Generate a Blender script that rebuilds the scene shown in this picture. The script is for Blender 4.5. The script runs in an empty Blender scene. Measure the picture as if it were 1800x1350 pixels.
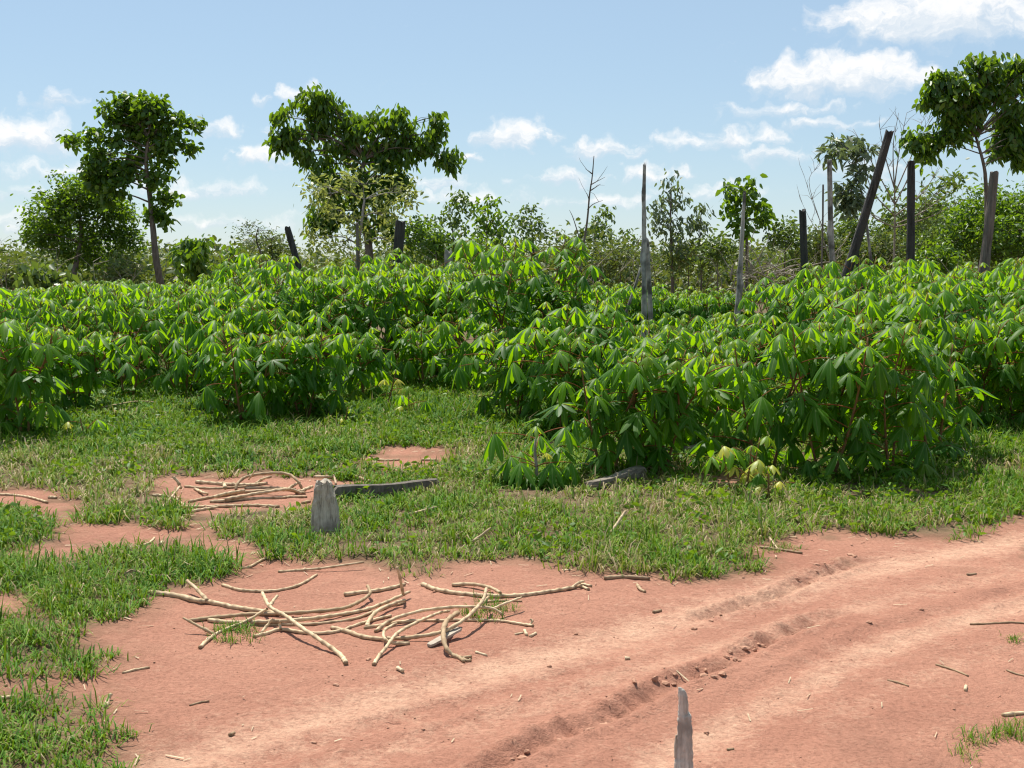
import bpy, math, random
import numpy as np
from mathutils import Vector, Matrix, Euler

# ------------------------------------------------------------------ camera, sky, sun, exposure
SC = bpy.context.scene
COL = SC.collection
R = math.radians
CAM_H = 1.6
FPX = 2250.0          # focal length in pixels of an 1800 px wide picture
HOR = 458.0           # row of the horizon
PITCH = math.atan((675.0 - HOR) / FPX)

cam_d = bpy.data.cameras.new('camera')
cam_d.sensor_width = 36.0
cam_d.lens = 36.0 * FPX / 1800.0
cam_d.clip_start = 0.05
cam_d.clip_end = 9000.0
cam = bpy.data.objects.new('camera', cam_d)
COL.objects.link(cam)
cam.location = (0, 0, CAM_H)
cam.rotation_euler = (math.pi / 2 - PITCH, 0, 0)
SC.camera = cam

SKY_STRENGTH, SKY_DUST = 0.085, 0.0
SUN_AZ, SUN_EL = R(-24.0), R(61.0)      # azimuth from +Y towards +X
SUN_DIR = Vector((math.sin(SUN_AZ) * math.cos(SUN_EL), math.cos(SUN_AZ) * math.cos(SUN_EL), math.sin(SUN_EL)))
sun_d = bpy.data.lights.new('sun', 'SUN')
sun_d.energy = 4.8
sun_d.angle = R(0.53)
sun_d.color = (1.0, 0.955, 0.88)
sun = bpy.data.objects.new('sun', sun_d)
COL.objects.link(sun)
sun.rotation_euler = SUN_DIR.to_track_quat('Z', 'Y').to_euler()

SC.view_settings.view_transform = 'Standard'
SC.view_settings.look = 'None'
SC.view_settings.gamma = 1.0
SC.view_settings.exposure = 0.68
SC.view_settings.use_curve_mapping = False
SC.cycles.use_denoising = True
SC.cycles.max_bounces = 9
SC.cycles.diffuse_bounces = 5
SC.cycles.glossy_bounces = 2
SC.cycles.transmission_bounces = 4
SC.cycles.caustics_reflective = False
SC.cycles.caustics_refractive = False
SC.cycles.filter_width = 1.2

TH = PITCH
def ray(px, py):
    a = (px - 900.0) / FPX
    b = (675.0 - py) / FPX
    return Vector((a, math.cos(TH) + b * math.sin(TH), -math.sin(TH) + b * math.cos(TH)))
def hit(px, py, z=0.0):
    d = ray(px, py)
    return Vector((0, 0, CAM_H)) + d * ((z - CAM_H) / d.z)
def at(px, py, Y):
    d = ray(px, py)
    return Vector((0, 0, CAM_H)) + d * (Y / d.y)
def pix(Y):                       # metres per picture pixel at depth Y
    return Y / FPX

def build_world():
    w = bpy.data.worlds.new('World'); SC.world = w; w.use_nodes = True
    nt = w.node_tree; nt.nodes.clear()
    N = nt.nodes.new; L = nt.links.new
    out = N('ShaderNodeOutputWorld')
    sky = N('ShaderNodeTexSky'); sky.sky_type = 'NISHITA'; sky.sun_disc = False
    sky.sun_elevation = SUN_EL; sky.sun_rotation = SUN_AZ
    sky.air_density = 1.0; sky.dust_density = SKY_DUST; sky.ozone_density = 4.0; sky.altitude = 100
    # humid air: an even pale veil over the whole clear sky
    veil = N('ShaderNodeMix'); veil.data_type = 'RGBA'; veil.inputs['Factor'].default_value = .62
    L(sky.outputs[0], veil.inputs['A']); veil.inputs['B'].default_value = (3.4, 4.45, 5.35, 1)
    tc = N('ShaderNodeTexCoord')
    nz = N('ShaderNodeVectorMath'); nz.operation = 'NORMALIZE'; L(tc.outputs['Generated'], nz.inputs[0])
    sp = N('ShaderNodeSeparateXYZ'); L(nz.outputs[0], sp.inputs[0])
    def M(op, a, b=None, c=None, clamp=False):
        n = N('ShaderNodeMath'); n.operation = op; n.use_clamp = clamp
        for i, v in enumerate((a, b, c)):
            if v is None: continue
            if isinstance(v, (int, float)): n.inputs[i].default_value = v
            else: L(v, n.inputs[i])
        return n.outputs[0]
    az = M('ARCTAN2', sp.outputs[0], sp.outputs[1]); el = M('ARCSINE', sp.outputs[2])
    CA, CB = (5.2, 5.9, 6.6, 1), (7.9, 7.8, 7.7, 1)
    def shaded(cover, lit):
        cc = N('ShaderNodeMix'); cc.data_type = 'RGBA'; L(lit, cc.inputs['Factor'])
        cc.inputs['A'].default_value = CA; cc.inputs['B'].default_value = CB
        mx = N('ShaderNodeMix'); mx.data_type = 'RGBA'; L(cover, mx.inputs['Factor'])
        L(veil.outputs['Result'], mx.inputs['A']); L(cc.outputs['Result'], mx.inputs['B'])
        bg = N('ShaderNodeBackground'); bg.inputs['Strength'].default_value = SKY_STRENGTH
        L(mx.outputs['Result'], bg.inputs['Color']); return bg.outputs[0]
    def mr(v, a, b, c=0.0, d=1.0, smooth=True):
        m = N('ShaderNodeMapRange'); L(v, m.inputs[0]); m.interpolation_type = 'SMOOTHSTEP' if smooth else 'LINEAR'
        for i, q in enumerate((a, b, c, d)): m.inputs[i + 1].default_value = q
        return m.outputs[0]
    # low sky to the north: single cumulus clouds drifting in rows (azimuth, elevation)
    blobs = [(45,240,92,36,1.),(5,254,60,22,.8),(112,174,50,15,.62),(400,224,50,15,.7),(460,278,70,20,.85),(455,174,30,10,.55),(548,162,50,14,.7),
             (350,332,120,14,.5),(130,300,90,14,.35),(640,250,60,12,.3),(1180,250,50,12,.35),(820,345,100,12,.45),(1500,300,60,14,.4),(60,390,120,12,.4),(400,390,120,12,.35),(1080,350,80,12,.45),(890,234,80,24,.9),(830,280,40,10,.7),(1055,262,72,18,.7),(975,312,62,14,.75),
             (1470,132,160,40,1.2),(1390,195,100,14,.6),(1650,28,205,42,1.2),(1290,248,70,20,.9),(1370,272,60,15,.75),
             (775,326,40,12,.6),(1150,305,60,14,.5),(1440,220,80,10,.55),(20,338,60,10,.42),(1260,335,110,11,.42),(955,352,60,9,.45)]
    cv = N('ShaderNodeCombineXYZ'); L(az, cv.inputs[0]); L(el, cv.inputs[1])
    w1 = N('ShaderNodeTexNoise'); w1.noise_dimensions = '2D'; w1.inputs['Scale'].default_value = 42; w1.inputs['Detail'].default_value = 4; L(cv.outputs[0], w1.inputs['Vector'])
    s1 = N('ShaderNodeVectorMath'); s1.operation = 'SUBTRACT'; L(w1.outputs['Color'], s1.inputs[0]); s1.inputs[1].default_value = (.5, .5, .5)
    s2 = N('ShaderNodeVectorMath'); s2.operation = 'MULTIPLY_ADD'; L(s1.outputs[0], s2.inputs[0]); s2.inputs[1].default_value = (.075, .026, 0); L(cv.outputs[0], s2.inputs[2])
    acc = None; low = None
    for (x, y, rx, ry, st) in blobs:
        d = ray(x, y).normalized(); st = st * 1.15 + .05; ry = ry * 1.15
        q = N('ShaderNodeVectorMath'); q.operation = 'SUBTRACT'; L(s2.outputs[0], q.inputs[0]); q.inputs[1].default_value = (math.atan2(d.x, d.y), math.asin(d.z), 0)
        m = N('ShaderNodeVectorMath'); m.operation = 'MULTIPLY'; L(q.outputs[0], m.inputs[0]); m.inputs[1].default_value = (FPX / rx, FPX / ry, 0)
        dt = N('ShaderNodeVectorMath'); dt.operation = 'DOT_PRODUCT'; L(m.outputs[0], dt.inputs[0]); L(m.outputs[0], dt.inputs[1])
        v = M('MULTIPLY_ADD', dt.outputs['Value'], -st, st)
        sy = N('ShaderNodeSeparateXYZ'); L(m.outputs[0], sy.inputs[0])
        if acc is None: acc = v; low = sy.outputs[1]
        else:
            gt = M('GREATER_THAN', v, acc)
            mm = N('ShaderNodeMix'); L(gt, mm.inputs[0]); L(low, mm.inputs[2]); L(sy.outputs[1], mm.inputs[3]); low = mm.outputs[0]
            acc = M('MAXIMUM', acc, v)
    acc = M('MAXIMUM', acc, -.7)
    f = N('ShaderNodeTexNoise'); f.noise_dimensions = '2D'; f.inputs['Scale'].default_value = 55; f.inputs['Detail'].default_value = 6; f.inputs['Roughness'].default_value = .62
    sc2 = N('ShaderNodeVectorMath'); sc2.operation = 'MULTIPLY'; L(s2.outputs[0], sc2.inputs[0]); sc2.inputs[1].default_value = (.6, 1.3, 1)
    L(sc2.outputs[0], f.inputs['Vector'])
    dens = M('ADD', acc, M('MULTIPLY_ADD', f.outputs['Fac'], 1.9, -1.0))
    cover = mr(dens, -.36, 1.1, 0, .9)
    lit = mr(M('ADD', low, M('MULTIPLY_ADD', f.outputs['Fac'], 2.6, -1.3)), -.75, .5)
    north = shaded(cover, lit)
    # the same broken cumulus everywhere else
    st = N('ShaderNodeVectorMath'); st.operation = 'MULTIPLY'; L(nz.outputs[0], st.inputs[0]); st.inputs[1].default_value = (4, 4, 9)
    g = N('ShaderNodeTexNoise'); g.inputs['Scale'].default_value = 1.7; g.inputs['Detail'].default_value = 3; L(st.outputs[0], g.inputs['Vector'])
    aaz = M('ABSOLUTE', az)
    fade = M('MAXIMUM', mr(aaz, .48, .62), mr(el, .25, .36))
    rest = shaded(M('MULTIPLY', mr(g.outputs['Fac'], .55, .72, 0, .9), fade), mr(g.outputs['Fac'], .5, .75))
    reg = M('MULTIPLY', M('MULTIPLY', M('LESS_THAN', aaz, .5), M('LESS_THAN', el, .27)), M('GREATER_THAN', el, -.01))
    ms = N('ShaderNodeMixShader'); L(reg, ms.inputs[0]); L(rest, ms.inputs[1]); L(north, ms.inputs[2]); L(ms.outputs[0], out.inputs[0])
build_world()

# ------------------------------------------------------------------ helpers
rng = random.Random(11)
nrng = np.random.default_rng(7)

def tag(o, label=None, cat=None, group=None, kind=None):
    if label: o['label'] = label
    if cat: o['category'] = cat
    if group: o['group'] = group
    if kind: o['kind'] = kind
    return o
def empty(name, loc=(0, 0, 0)):
    o = bpy.data.objects.new(name, None); COL.objects.link(o); o.location = loc
    o.empty_display_size = .1
    return o
def link(name, me, parent=None):
    o = bpy.data.objects.new(name, me); COL.objects.link(o)
    if parent is not None: o.parent = parent
    return o

class MB:
    def __init__(s): s.v = []; s.f = []; s.m = []; s.a = []
    def vert(s, p, a=0.0): s.v.append(tuple(p)); s.a.append(a); return len(s.v) - 1
    def face(s, idx, m=0): s.f.append(tuple(idx)); s.m.append(m)
    def tube(s, pts, rad, sides=7, m=0, cap=True, a=0.0, wob=0.0, rr=None):
        pts = [Vector(p) for p in pts]; n = len(pts); rings = []
        up = Vector((0.13, 0.31, 0.94))
        prev = None
        for i in range(n):
            t = (pts[min(i + 1, n - 1)] - pts[max(i - 1, 0)])
            if t.length < 1e-9: t = Vector((0, 0, 1))
            t.normalize()
            if prev is None:
                x = t.cross(up)
                if x.length < .1: x = t.cross(Vector((1, 0, 0)))
            else:
                x = prev - t * prev.dot(t)
            x.normalize(); prev = x; y = t.cross(x)
            ring = []
            for k in range(sides):
                an = 2 * math.pi * k / sides
                q = rad[i] * (1 + (wob * (rr or rng).uniform(-1, 1) if wob else 0))
                ring.append(s.vert(pts[i] + x * (math.cos(an) * q) + y * (math.sin(an) * q), a))
            rings.append(ring)
        for i in range(n - 1):
            for k in range(sides):
                k2 = (k + 1) % sides
                s.face((rings[i][k], rings[i][k2], rings[i + 1][k2], rings[i + 1][k]), m)
        if cap:
            s.face(rings[0][::-1], m); s.face(rings[-1], m)
        return rings
    def mesh(s, name, mats, smooth=True, attr=None):
        me = bpy.data.meshes.new(name); me.from_pydata(s.v, [], s.f)
        for m in mats: me.materials.append(m)
        if len(mats) > 1: me.polygons.foreach_set('material_index', s.m)
        if smooth: me.polygons.foreach_set('use_smooth', [True] * len(s.f))
        if attr:
            at_ = me.attributes.new(attr, 'FLOAT', 'POINT'); at_.data.foreach_set('value', s.a)
        me.update(); return me

def np_mesh(name, verts, faces_flat, loop_start, loop_total, mats, attrs=None, smooth=True):
    me = bpy.data.meshes.new(name)
    me.vertices.add(len(verts)); me.vertices.foreach_set('co', np.ascontiguousarray(verts, np.float32).ravel())
    me.loops.add(len(faces_flat)); me.loops.foreach_set('vertex_index', np.ascontiguousarray(faces_flat, np.int32))
    me.polygons.add(len(loop_start)); me.polygons.foreach_set('loop_start', np.ascontiguousarray(loop_start, np.int32))
    if smooth: me.polygons.foreach_set('use_smooth', np.ones(len(loop_start), bool))
    for m in mats: me.materials.append(m)
    for k, v in (attrs or {}).items():
        a = me.attributes.new(k, 'FLOAT', 'POINT'); a.data.foreach_set('value', np.ascontiguousarray(v, np.float32))
    me.update(calc_edges=True); me.validate()
    return me

def catmull(pts, n=6):
    P = [Vector(p) for p in pts]
    if len(P) < 3:
        return [P[0].lerp(P[-1], i / n) for i in range(n + 1)]
    out = []
    Q = [P[0] * 2 - P[1]] + P + [P[-1] * 2 - P[-2]]
    for i in range(1, len(Q) - 2):
        a, b, c, d = Q[i - 1], Q[i], Q[i + 1], Q[i + 2]
        for k in range(n):
            t = k / n
            out.append(.5 * ((2 * b) + (c - a) * t + (2 * a - 5 * b + 4 * c - d) * t * t + (3 * b - a - 3 * c + d) * t ** 3))
    out.append(P[-1]); return out

# value noise on numpy arrays
_perm = nrng.random((256, 256))
def vnoise(x, y, s=1.0, o=0):
    x = np.asarray(x, float) * s + 37.7 * o + 500; y = np.asarray(y, float) * s + 91.3 * o + 500
    xi = np.floor(x).astype(int); yi = np.floor(y).astype(int); fx = x - xi; fy = y - yi
    fx = fx * fx * (3 - 2 * fx); fy = fy * fy * (3 - 2 * fy)
    g = lambda a, b: _perm[a & 255, b & 255]
    return (g(xi, yi) * (1 - fx) + g(xi + 1, yi) * fx) * (1 - fy) + (g(xi, yi + 1) * (1 - fx) + g(xi + 1, yi + 1) * fx) * fy
def fbm(x, y, s=1.0, o=0, n=4):
    r = 0; a = .5; t = 0
    for i in range(n):
        r = r + a * vnoise(x, y, s * 2 ** i, o + i * 3); t += a; a *= .55
    return r / t
def sstep(a, b, x):
    t = np.clip((np.asarray(x, float) - a) / (b - a), 0, 1); return t * t * (3 - 2 * t)

# ------------------------------------------------------------------ materials
def new_mat(name):
    m = bpy.data.materials.new(name); m.use_nodes = True
    nt = m.node_tree; nt.nodes.clear()
    return m, nt, nt.nodes.new, nt.links.new
def ramp(N, L, src, stops):
    r = N('ShaderNodeValToRGB')
    while len(r.color_ramp.elements) < len(stops): r.color_ramp.elements.new(.5)
    for e, (p, c) in zip(r.color_ramp.elements, stops): e.position = p; e.color = (*c, 1)
    if src is not None: L(src, r.inputs[0])
    return r.outputs[0]
def mixc(N, L, f, a, b, mode='MIX'):
    m = N('ShaderNodeMix'); m.data_type = 'RGBA'; m.blend_type = mode
    for s, v in (('Factor', f), ('A', a), ('B', b)):
        if isinstance(v, (int, float)): m.inputs[s].default_value = v
        elif isinstance(v, tuple): m.inputs[s].default_value = (*v, 1)
        else: L(v, m.inputs[s])
    return m.outputs['Result']
def noise(N, L, scale, detail=4, rough=.55, vec=None, dist=0):
    n = N('ShaderNodeTexNoise'); n.inputs['Scale'].default_value = scale; n.inputs['Detail'].default_value = detail
    n.inputs['Roughness'].default_value = rough; n.inputs['Distortion'].default_value = dist
    if vec is not None: L(vec, n.inputs['Vector'])
    return n.outputs['Fac']
def math_(N, L, op, a, b=None, clamp=False):
    n = N('ShaderNodeMath'); n.operation = op; n.use_clamp = clamp
    for i, v in enumerate((a, b)):
        if v is None: continue
        if isinstance(v, (int, float)): n.inputs[i].default_value = v
        else: L(v, n.inputs[i])
    return n.outputs[0]

def leaf_material(name, base_stops, trans, rough=.42, spec=.5, tmix=.4, rib=True, src='object'):
    """leaf: glossy top plus light let through the blade; colour differs from leaf to leaf"""
    m, nt, N, L = new_mat(name)
    out = N('ShaderNodeOutputMaterial')
    if src == 'object':
        rnd = N('ShaderNodeObjectInfo').outputs['Random']
    else:
        a = N('ShaderNodeAttribute'); a.attribute_name = 'tint'; rnd = a.outputs['Fac']
    col = ramp(N, L, rnd, base_stops)
    tcol = mixc(N, L, .85, col, trans)
    if rib:
        a = N('ShaderNodeAttribute'); a.attribute_name = 'rib'
        f = N('ShaderNodeMapRange'); L(a.outputs['Fac'], f.inputs[0]); f.inputs[1].default_value = .03; f.inputs[2].default_value = .17
        f.inputs[3].default_value = .34; f.inputs[4].default_value = 0
        col = mixc(N, L, f.outputs[0], col, (.33, .42, .16))
    p = N('ShaderNodeBsdfPrincipled'); L(col, p.inputs['Base Color'])
    tip = N('ShaderNodeAttribute'); tip.attribute_name = 'rib'
    p.inputs['Roughness'].default_value = rough; p.inputs['Specular IOR Level'].default_value = spec
    t = N('ShaderNodeBsdfTranslucent'); L(tcol, t.inputs['Color'])
    x = N('ShaderNodeMixShader'); x.inputs[0].default_value = tmix
    L(p.outputs[0], x.inputs[1]); L(t.outputs[0], x.inputs[2]); L(x.outputs[0], out.inputs[0])
    return m

def bark_material(name, c0, c1, scale=30, bump=.4, stretch=(1, 1, .15), rough=.85, spots=None):
    m, nt, N, L = new_mat(name)
    out = N('ShaderNodeOutputMaterial'); p = N('ShaderNodeBsdfPrincipled')
    tc = N('ShaderNodeTexCoord'); mp = N('ShaderNodeMapping'); mp.inputs['Scale'].default_value = stretch
    L(tc.outputs['Object'], mp.inputs[0])
    n = noise(N, L, scale, 6, .65, mp.outputs[0])
    n2 = noise(N, L, scale * .12, 3, .5, tc.outputs['Object'])
    col = ramp(N, L, n, [(.3, c0), (.7, c1)])
    if spots:
        col = mixc(N, L, ramp(N, L, n2, [(.48, (0, 0, 0)), (.6, (1, 1, 1))]), col, spots)
    L(col, p.inputs['Base Color']); p.inputs['Roughness'].default_value = rough; p.inputs['Specular IOR Level'].default_value = .25
    b = N('ShaderNodeBump'); b.inputs['Strength'].default_value = bump; b.inputs['Distance'].default_value = .02
    L(n, b.inputs['Height']); L(b.outputs[0], p.inputs['Normal']); L(p.outputs[0], out.inputs[0])
    return m

MAT = {}
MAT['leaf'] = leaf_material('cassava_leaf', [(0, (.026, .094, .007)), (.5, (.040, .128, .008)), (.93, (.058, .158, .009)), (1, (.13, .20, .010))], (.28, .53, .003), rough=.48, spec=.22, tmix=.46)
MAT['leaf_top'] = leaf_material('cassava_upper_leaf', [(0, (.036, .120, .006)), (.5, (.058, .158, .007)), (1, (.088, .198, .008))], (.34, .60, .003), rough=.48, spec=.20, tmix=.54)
MAT['leaf_young'] = leaf_material('cassava_young_leaf', [(0, (.08, .18, .008)), (1, (.15, .26, .010))], (.42, .58, .006), rough=.45, spec=.3, tmix=.52)
MAT['leaf_yellow'] = leaf_material('cassava_yellow_leaf', [(0, (.30, .36, .04)), (1, (.55, .50, .06))], (.62, .60, .06), rough=.5, tmix=.4)
MAT['petiole'] = bark_material('red_petiole', (.16, .045, .018), (.30, .11, .035), 60, .1)
MAT['stem'] = bark_material('cassava_stem', (.10, .052, .022), (.27, .15, .065), 45, .3)
MAT['tree_leaf'] = leaf_material('dark_tree_leaf', [(0, (.028, .080, .008)), (.7, (.064, .145, .013)), (1, (.14, .20, .03))], (.28, .46, .01), rough=.45, rib=False, src='attr', tmix=.38)
MAT['olive_leaf'] = leaf_material('olive_tree_leaf', [(0, (.045, .085, .016)), (.7, (.085, .145, .026)), (1, (.16, .21, .06))], (.26, .38, .03), rough=.5, rib=False, src='attr', tmix=.3)
MAT['grey_leaf'] = leaf_material('grey_green_leaf', [(0, (.060, .090, .045)), (1, (.16, .21, .11))], (.24, .32, .08), rough=.5, rib=False, src='attr', tmix=.28)
MAT['lime_leaf'] = leaf_material('pale_lime_leaf', [(0, (.13, .19, .04)), (.6, (.22, .28, .06)), (1, (.32, .36, .11))], (.42, .46, .08), rough=.5, rib=False, src='attr', tmix=.35)
MAT['scrub_leaf'] = leaf_material('dry_scrub_leaf', [(0, (.045, .090, .016)), (.65, (.095, .150, .028)), (.88, (.17, .18, .055)), (1, (.24, .19, .10))], (.26, .33, .03), rough=.6, rib=False, src='attr', tmix=.25)
MAT['weed'] = leaf_material('broad_weed_leaf', [(0, (.040, .12, .008)), (1, (.12, .23, .018))], (.30, .46, .01), rough=.55, spec=.25, rib=False, src='attr', tmix=.35)
MAT['bark'] = bark_material('grey_brown_bark', (.07, .055, .042), (.21, .175, .14), 22)
MAT['pale_bark'] = bark_material('pale_grey_bark', (.16, .145, .125), (.38, .35, .31), 18, .3, spots=(.09, .08, .07))
MAT['char'] = bark_material('charred_wood', (.012, .011, .011), (.075, .068, .063), 26, 1.0, (1, 1, .12), .9, spots=(.055, .05, .046))
MAT['greychar'] = bark_material('weathered_grey_brown_wood', (.075, .062, .052), (.20, .168, .14), 30, .9, (1, 1, .1), .9)
MAT['dead'] = bark_material('bleached_dead_wood', (.20, .18, .16), (.52, .48, .44), 26, .7, (1, 1, .12), .85, spots=(.10, .09, .08))
MAT['twig'] = bark_material('dry_twig', (.17, .135, .10), (.36, .30, .235), 20, .2)

def stick_material(name, c0, c1, dark):
    m, nt, N, L = new_mat(name)
    out = N('ShaderNodeOutputMaterial'); p = N('ShaderNodeBsdfPrincipled')
    tc = N('ShaderNodeTexCoord')
    a = N('ShaderNodeAttribute'); a.attribute_name = 'node'
    n = noise(N, L, 45, 5, .6, tc.outputs['Object']); n2 = noise(N, L, 9, 3, .6, tc.outputs['Object'])
    rn = N('ShaderNodeObjectInfo').outputs['Random']
    col = ramp(N, L, n, [(.25, c0), (.75, c1)])
    col = mixc(N, L, math_(N, L, 'MULTIPLY', ramp(N, L, n2, [(.5, (0, 0, 0)), (.75, (1, 1, 1))]), .45), col, dark)
    col = mixc(N, L, math_(N, L, 'MULTIPLY', a.outputs['Fac'], .85), col, dark)
    col = mixc(N, L, math_(N, L, 'MULTIPLY', math_(N, L, 'POWER', rn, 2.0), .75), col, (.30, .20, .11))
    L(col, p.inputs['Base Color']); p.inputs['Roughness'].default_value = .75; p.inputs['Specular IOR Level'].default_value = .25
    b = N('ShaderNodeBump'); b.inputs['Strength'].default_value = .35; b.inputs['Distance'].default_value = .004
    L(n, b.inputs['Height']); L(b.outputs[0], p.inputs['Normal']); L(p.outputs[0], out.inputs[0])
    return m
MAT['stick'] = stick_material('pale_dry_cassava_stick', (.48, .34, .19), (.74, .59, .38), (.16, .09, .045))
MAT['stick_brown'] = stick_material('brown_dry_stick', (.24, .16, .09), (.40, .28, .17), (.10, .06, .035))
MAT['chip'] = bark_material('pale_wood_chip', (.46, .34, .20), (.64, .51, .34), 40, .2)
MAT['straw'] = bark_material('dry_straw', (.34, .25, .15), (.60, .48, .32), 30, .1)
MAT['log'] = bark_material('grey_brown_log', (.09, .07, .055), (.30, .26, .21), 28, .9, (.15, 1, 1), .9)
MAT['slat'] = bark_material('grey_flat_wood', (.30, .25, .19), (.45, .39, .31), 40, .2)

def stump_material():
    m, nt, N, L = new_mat('weathered_grey_stump')
    out = N('ShaderNodeOutputMaterial'); p = N('ShaderNodeBsdfPrincipled')
    tc = N('ShaderNodeTexCoord'); mp = N('ShaderNodeMapping'); mp.inputs['Scale'].default_value = (1, 1, .13); L(tc.outputs['Object'], mp.inputs[0])
    n = noise(N, L, 60, 6, .7, mp.outputs[0]); n2 = noise(N, L, 9, 4, .6, tc.outputs['Object'])
    col = ramp(N, L, n, [(.28, (.10, .08, .065)), (.5, (.44, .38, .30)), (.75, (.66, .58, .47))])
    col = mixc(N, L, ramp(N, L, n2, [(.5, (0, 0, 0)), (.68, (1, 1, 1))]), col, (.28, .235, .19))
    L(col, p.inputs['Base Color']); p.inputs['Roughness'].default_value = .9; p.inputs['Specular IOR Level'].default_value = .2
    b = N('ShaderNodeBump'); b.inputs['Strength'].default_value = .9; b.inputs['Distance'].default_value = .012
    L(n, b.inputs['Height']); L(b.outputs[0], p.inputs['Normal']); L(p.outputs[0], out.inputs[0])
    return m
MAT['stump'] = stump_material()
MAT['stake'] = bark_material('bleached_stake_wood', (.30, .26, .21), (.78, .72, .62), 70, .8, (1, 1, .12), .9, spots=(.30, .27, .23))

def grass_material():
    m, nt, N, L = new_mat('grass_blade')
    out = N('ShaderNodeOutputMaterial')
    a = N('ShaderNodeAttribute'); a.attribute_name = 'tint'
    col = ramp(N, L, a.outputs['Fac'], [(0, (.020, .084, .004)), (.3, (.058, .165, .006)), (.55, (.145, .245, .016)), (.72, (.19, .20, .05)), (.86, (.25, .195, .10)), (1, (.38, .30, .175))])
    p = N('ShaderNodeBsdfPrincipled'); L(col, p.inputs['Base Color']); p.inputs['Roughness'].default_value = .65; p.inputs['Specular IOR Level'].default_value = .14
    t = N('ShaderNodeBsdfTranslucent'); L(mixc(N, L, .35, col, (.34, .48, .01)), t.inputs['Color'])
    x = N('ShaderNodeMixShader'); x.inputs[0].default_value = .28
    L(p.outputs[0], x.inputs[1]); L(t.outputs[0], x.inputs[2]); L(x.outputs[0], out.inputs[0])
    return m
MAT['grass'] = grass_material()

def soil_material():
    m, nt, N, L = new_mat('red_laterite_soil')
    out = N('ShaderNodeOutputMaterial'); p = N('ShaderNodeBsdfPrincipled')
    geo = N('ShaderNodeNewGeometry'); P = geo.outputs['Position']
    ad = N('ShaderNodeAttribute'); ad.attribute_name = 'dust'
    al = N('ShaderNodeAttribute'); al.attribute_name = 'litter'
    aw = N('ShaderNodeAttribute'); aw.attribute_name = 'damp'
    n1 = noise(N, L, 1.1, 5, .6, P); n2 = noise(N, L, 7.0, 6, .65, P, .4); n3 = noise(N, L, 60, 5, .7, P); n4 = noise(N, L, 240, 3, .6, P)
    base = ramp(N, L, n1, [(.3, (.345, .158, .105)), (.7, (.43, .212, .142))])
    f = math_(N, L, 'ADD', ad.outputs['Fac'], math_(N, L, 'MULTIPLY', math_(N, L, 'SUBTRACT', n2, .5), 1.5), True)
    n5 = noise(N, L, 34, 5, .75, P, .6)
    f = math_(N, L, 'ADD', f, math_(N, L, 'MULTIPLY', math_(N, L, 'SUBTRACT', n5, .56), 2.0), True)
    col = mixc(N, L, f, base, (.575, .348, .236))
    col = mixc(N, L, math_(N, L, 'MULTIPLY', aw.outputs['Fac'], .75), col, (.235, .115, .078))
    grain = ramp(N, L, n3, [(.30, (.62, .60, .58)), (.5, (1, 1, 1)), (.70, (1.2, 1.2, 1.2))])
    col = mixc(N, L, .8, col, grain, 'MULTIPLY')
    grit = ramp(N, L, n4, [(.28, (.62, .58, .55)), (.42, (1, 1, 1))])
    col = mixc(N, L, .55, col, grit, 'MULTIPLY')
    # dead plant litter and humus between the grass plants
    lf = math_(N, L, 'MULTIPLY', al.outputs['Fac'], ramp(N, L, n3, [(.2, (.72, .72, .72)), (.6, (1, 1, 1))]))
    lit = ramp(N, L, n2, [(.3, (.085, .062, .034)), (.55, (.14, .105, .058)), (.8, (.24, .18, .105))])
    col = mixc(N, L, lf, col, lit)
    L(col, p.inputs['Base Color']); p.inputs['Roughness'].default_value = .95; p.inputs['Specular IOR Level'].default_value = .12
    h = math_(N, L, 'ADD', math_(N, L, 'MULTIPLY', n2, .9), math_(N, L, 'ADD', math_(N, L, 'MULTIPLY', n3, .38), math_(N, L, 'MULTIPLY', n4, .10)))
    b = N('ShaderNodeBump'); b.inputs['Strength'].default_value = .9; b.inputs['Distance'].default_value = .035
    L(h, b.inputs['Height']); L(b.outputs[0], p.inputs['Normal']); L(p.outputs[0], out.inputs[0])
    return m
MAT['soil'] = soil_material()
def clod_material():
    m, nt, N, L = new_mat('soil_clod')
    out = N('ShaderNodeOutputMaterial'); p = N('ShaderNodeBsdfPrincipled')
    geo = N('ShaderNodeNewGeometry'); n = noise(N, L, 40, 5, .7, geo.outputs['Position'])
    L(ramp(N, L, n, [(.3, (.33, .17, .11)), (.7, (.50, .29, .195))]), p.inputs['Base Color']); p.inputs['Roughness'].default_value = .95
    p.inputs['Specular IOR Level'].default_value = .1
    b = N('ShaderNodeBump'); b.inputs['Strength'].default_value = .7; b.inputs['Distance'].default_value = .01
    L(n, b.inputs['Height']); L(b.outputs[0], p.inputs['Normal']); L(p.outputs[0], out.inputs[0])
    return m
MAT['clod'] = clod_material()

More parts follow.
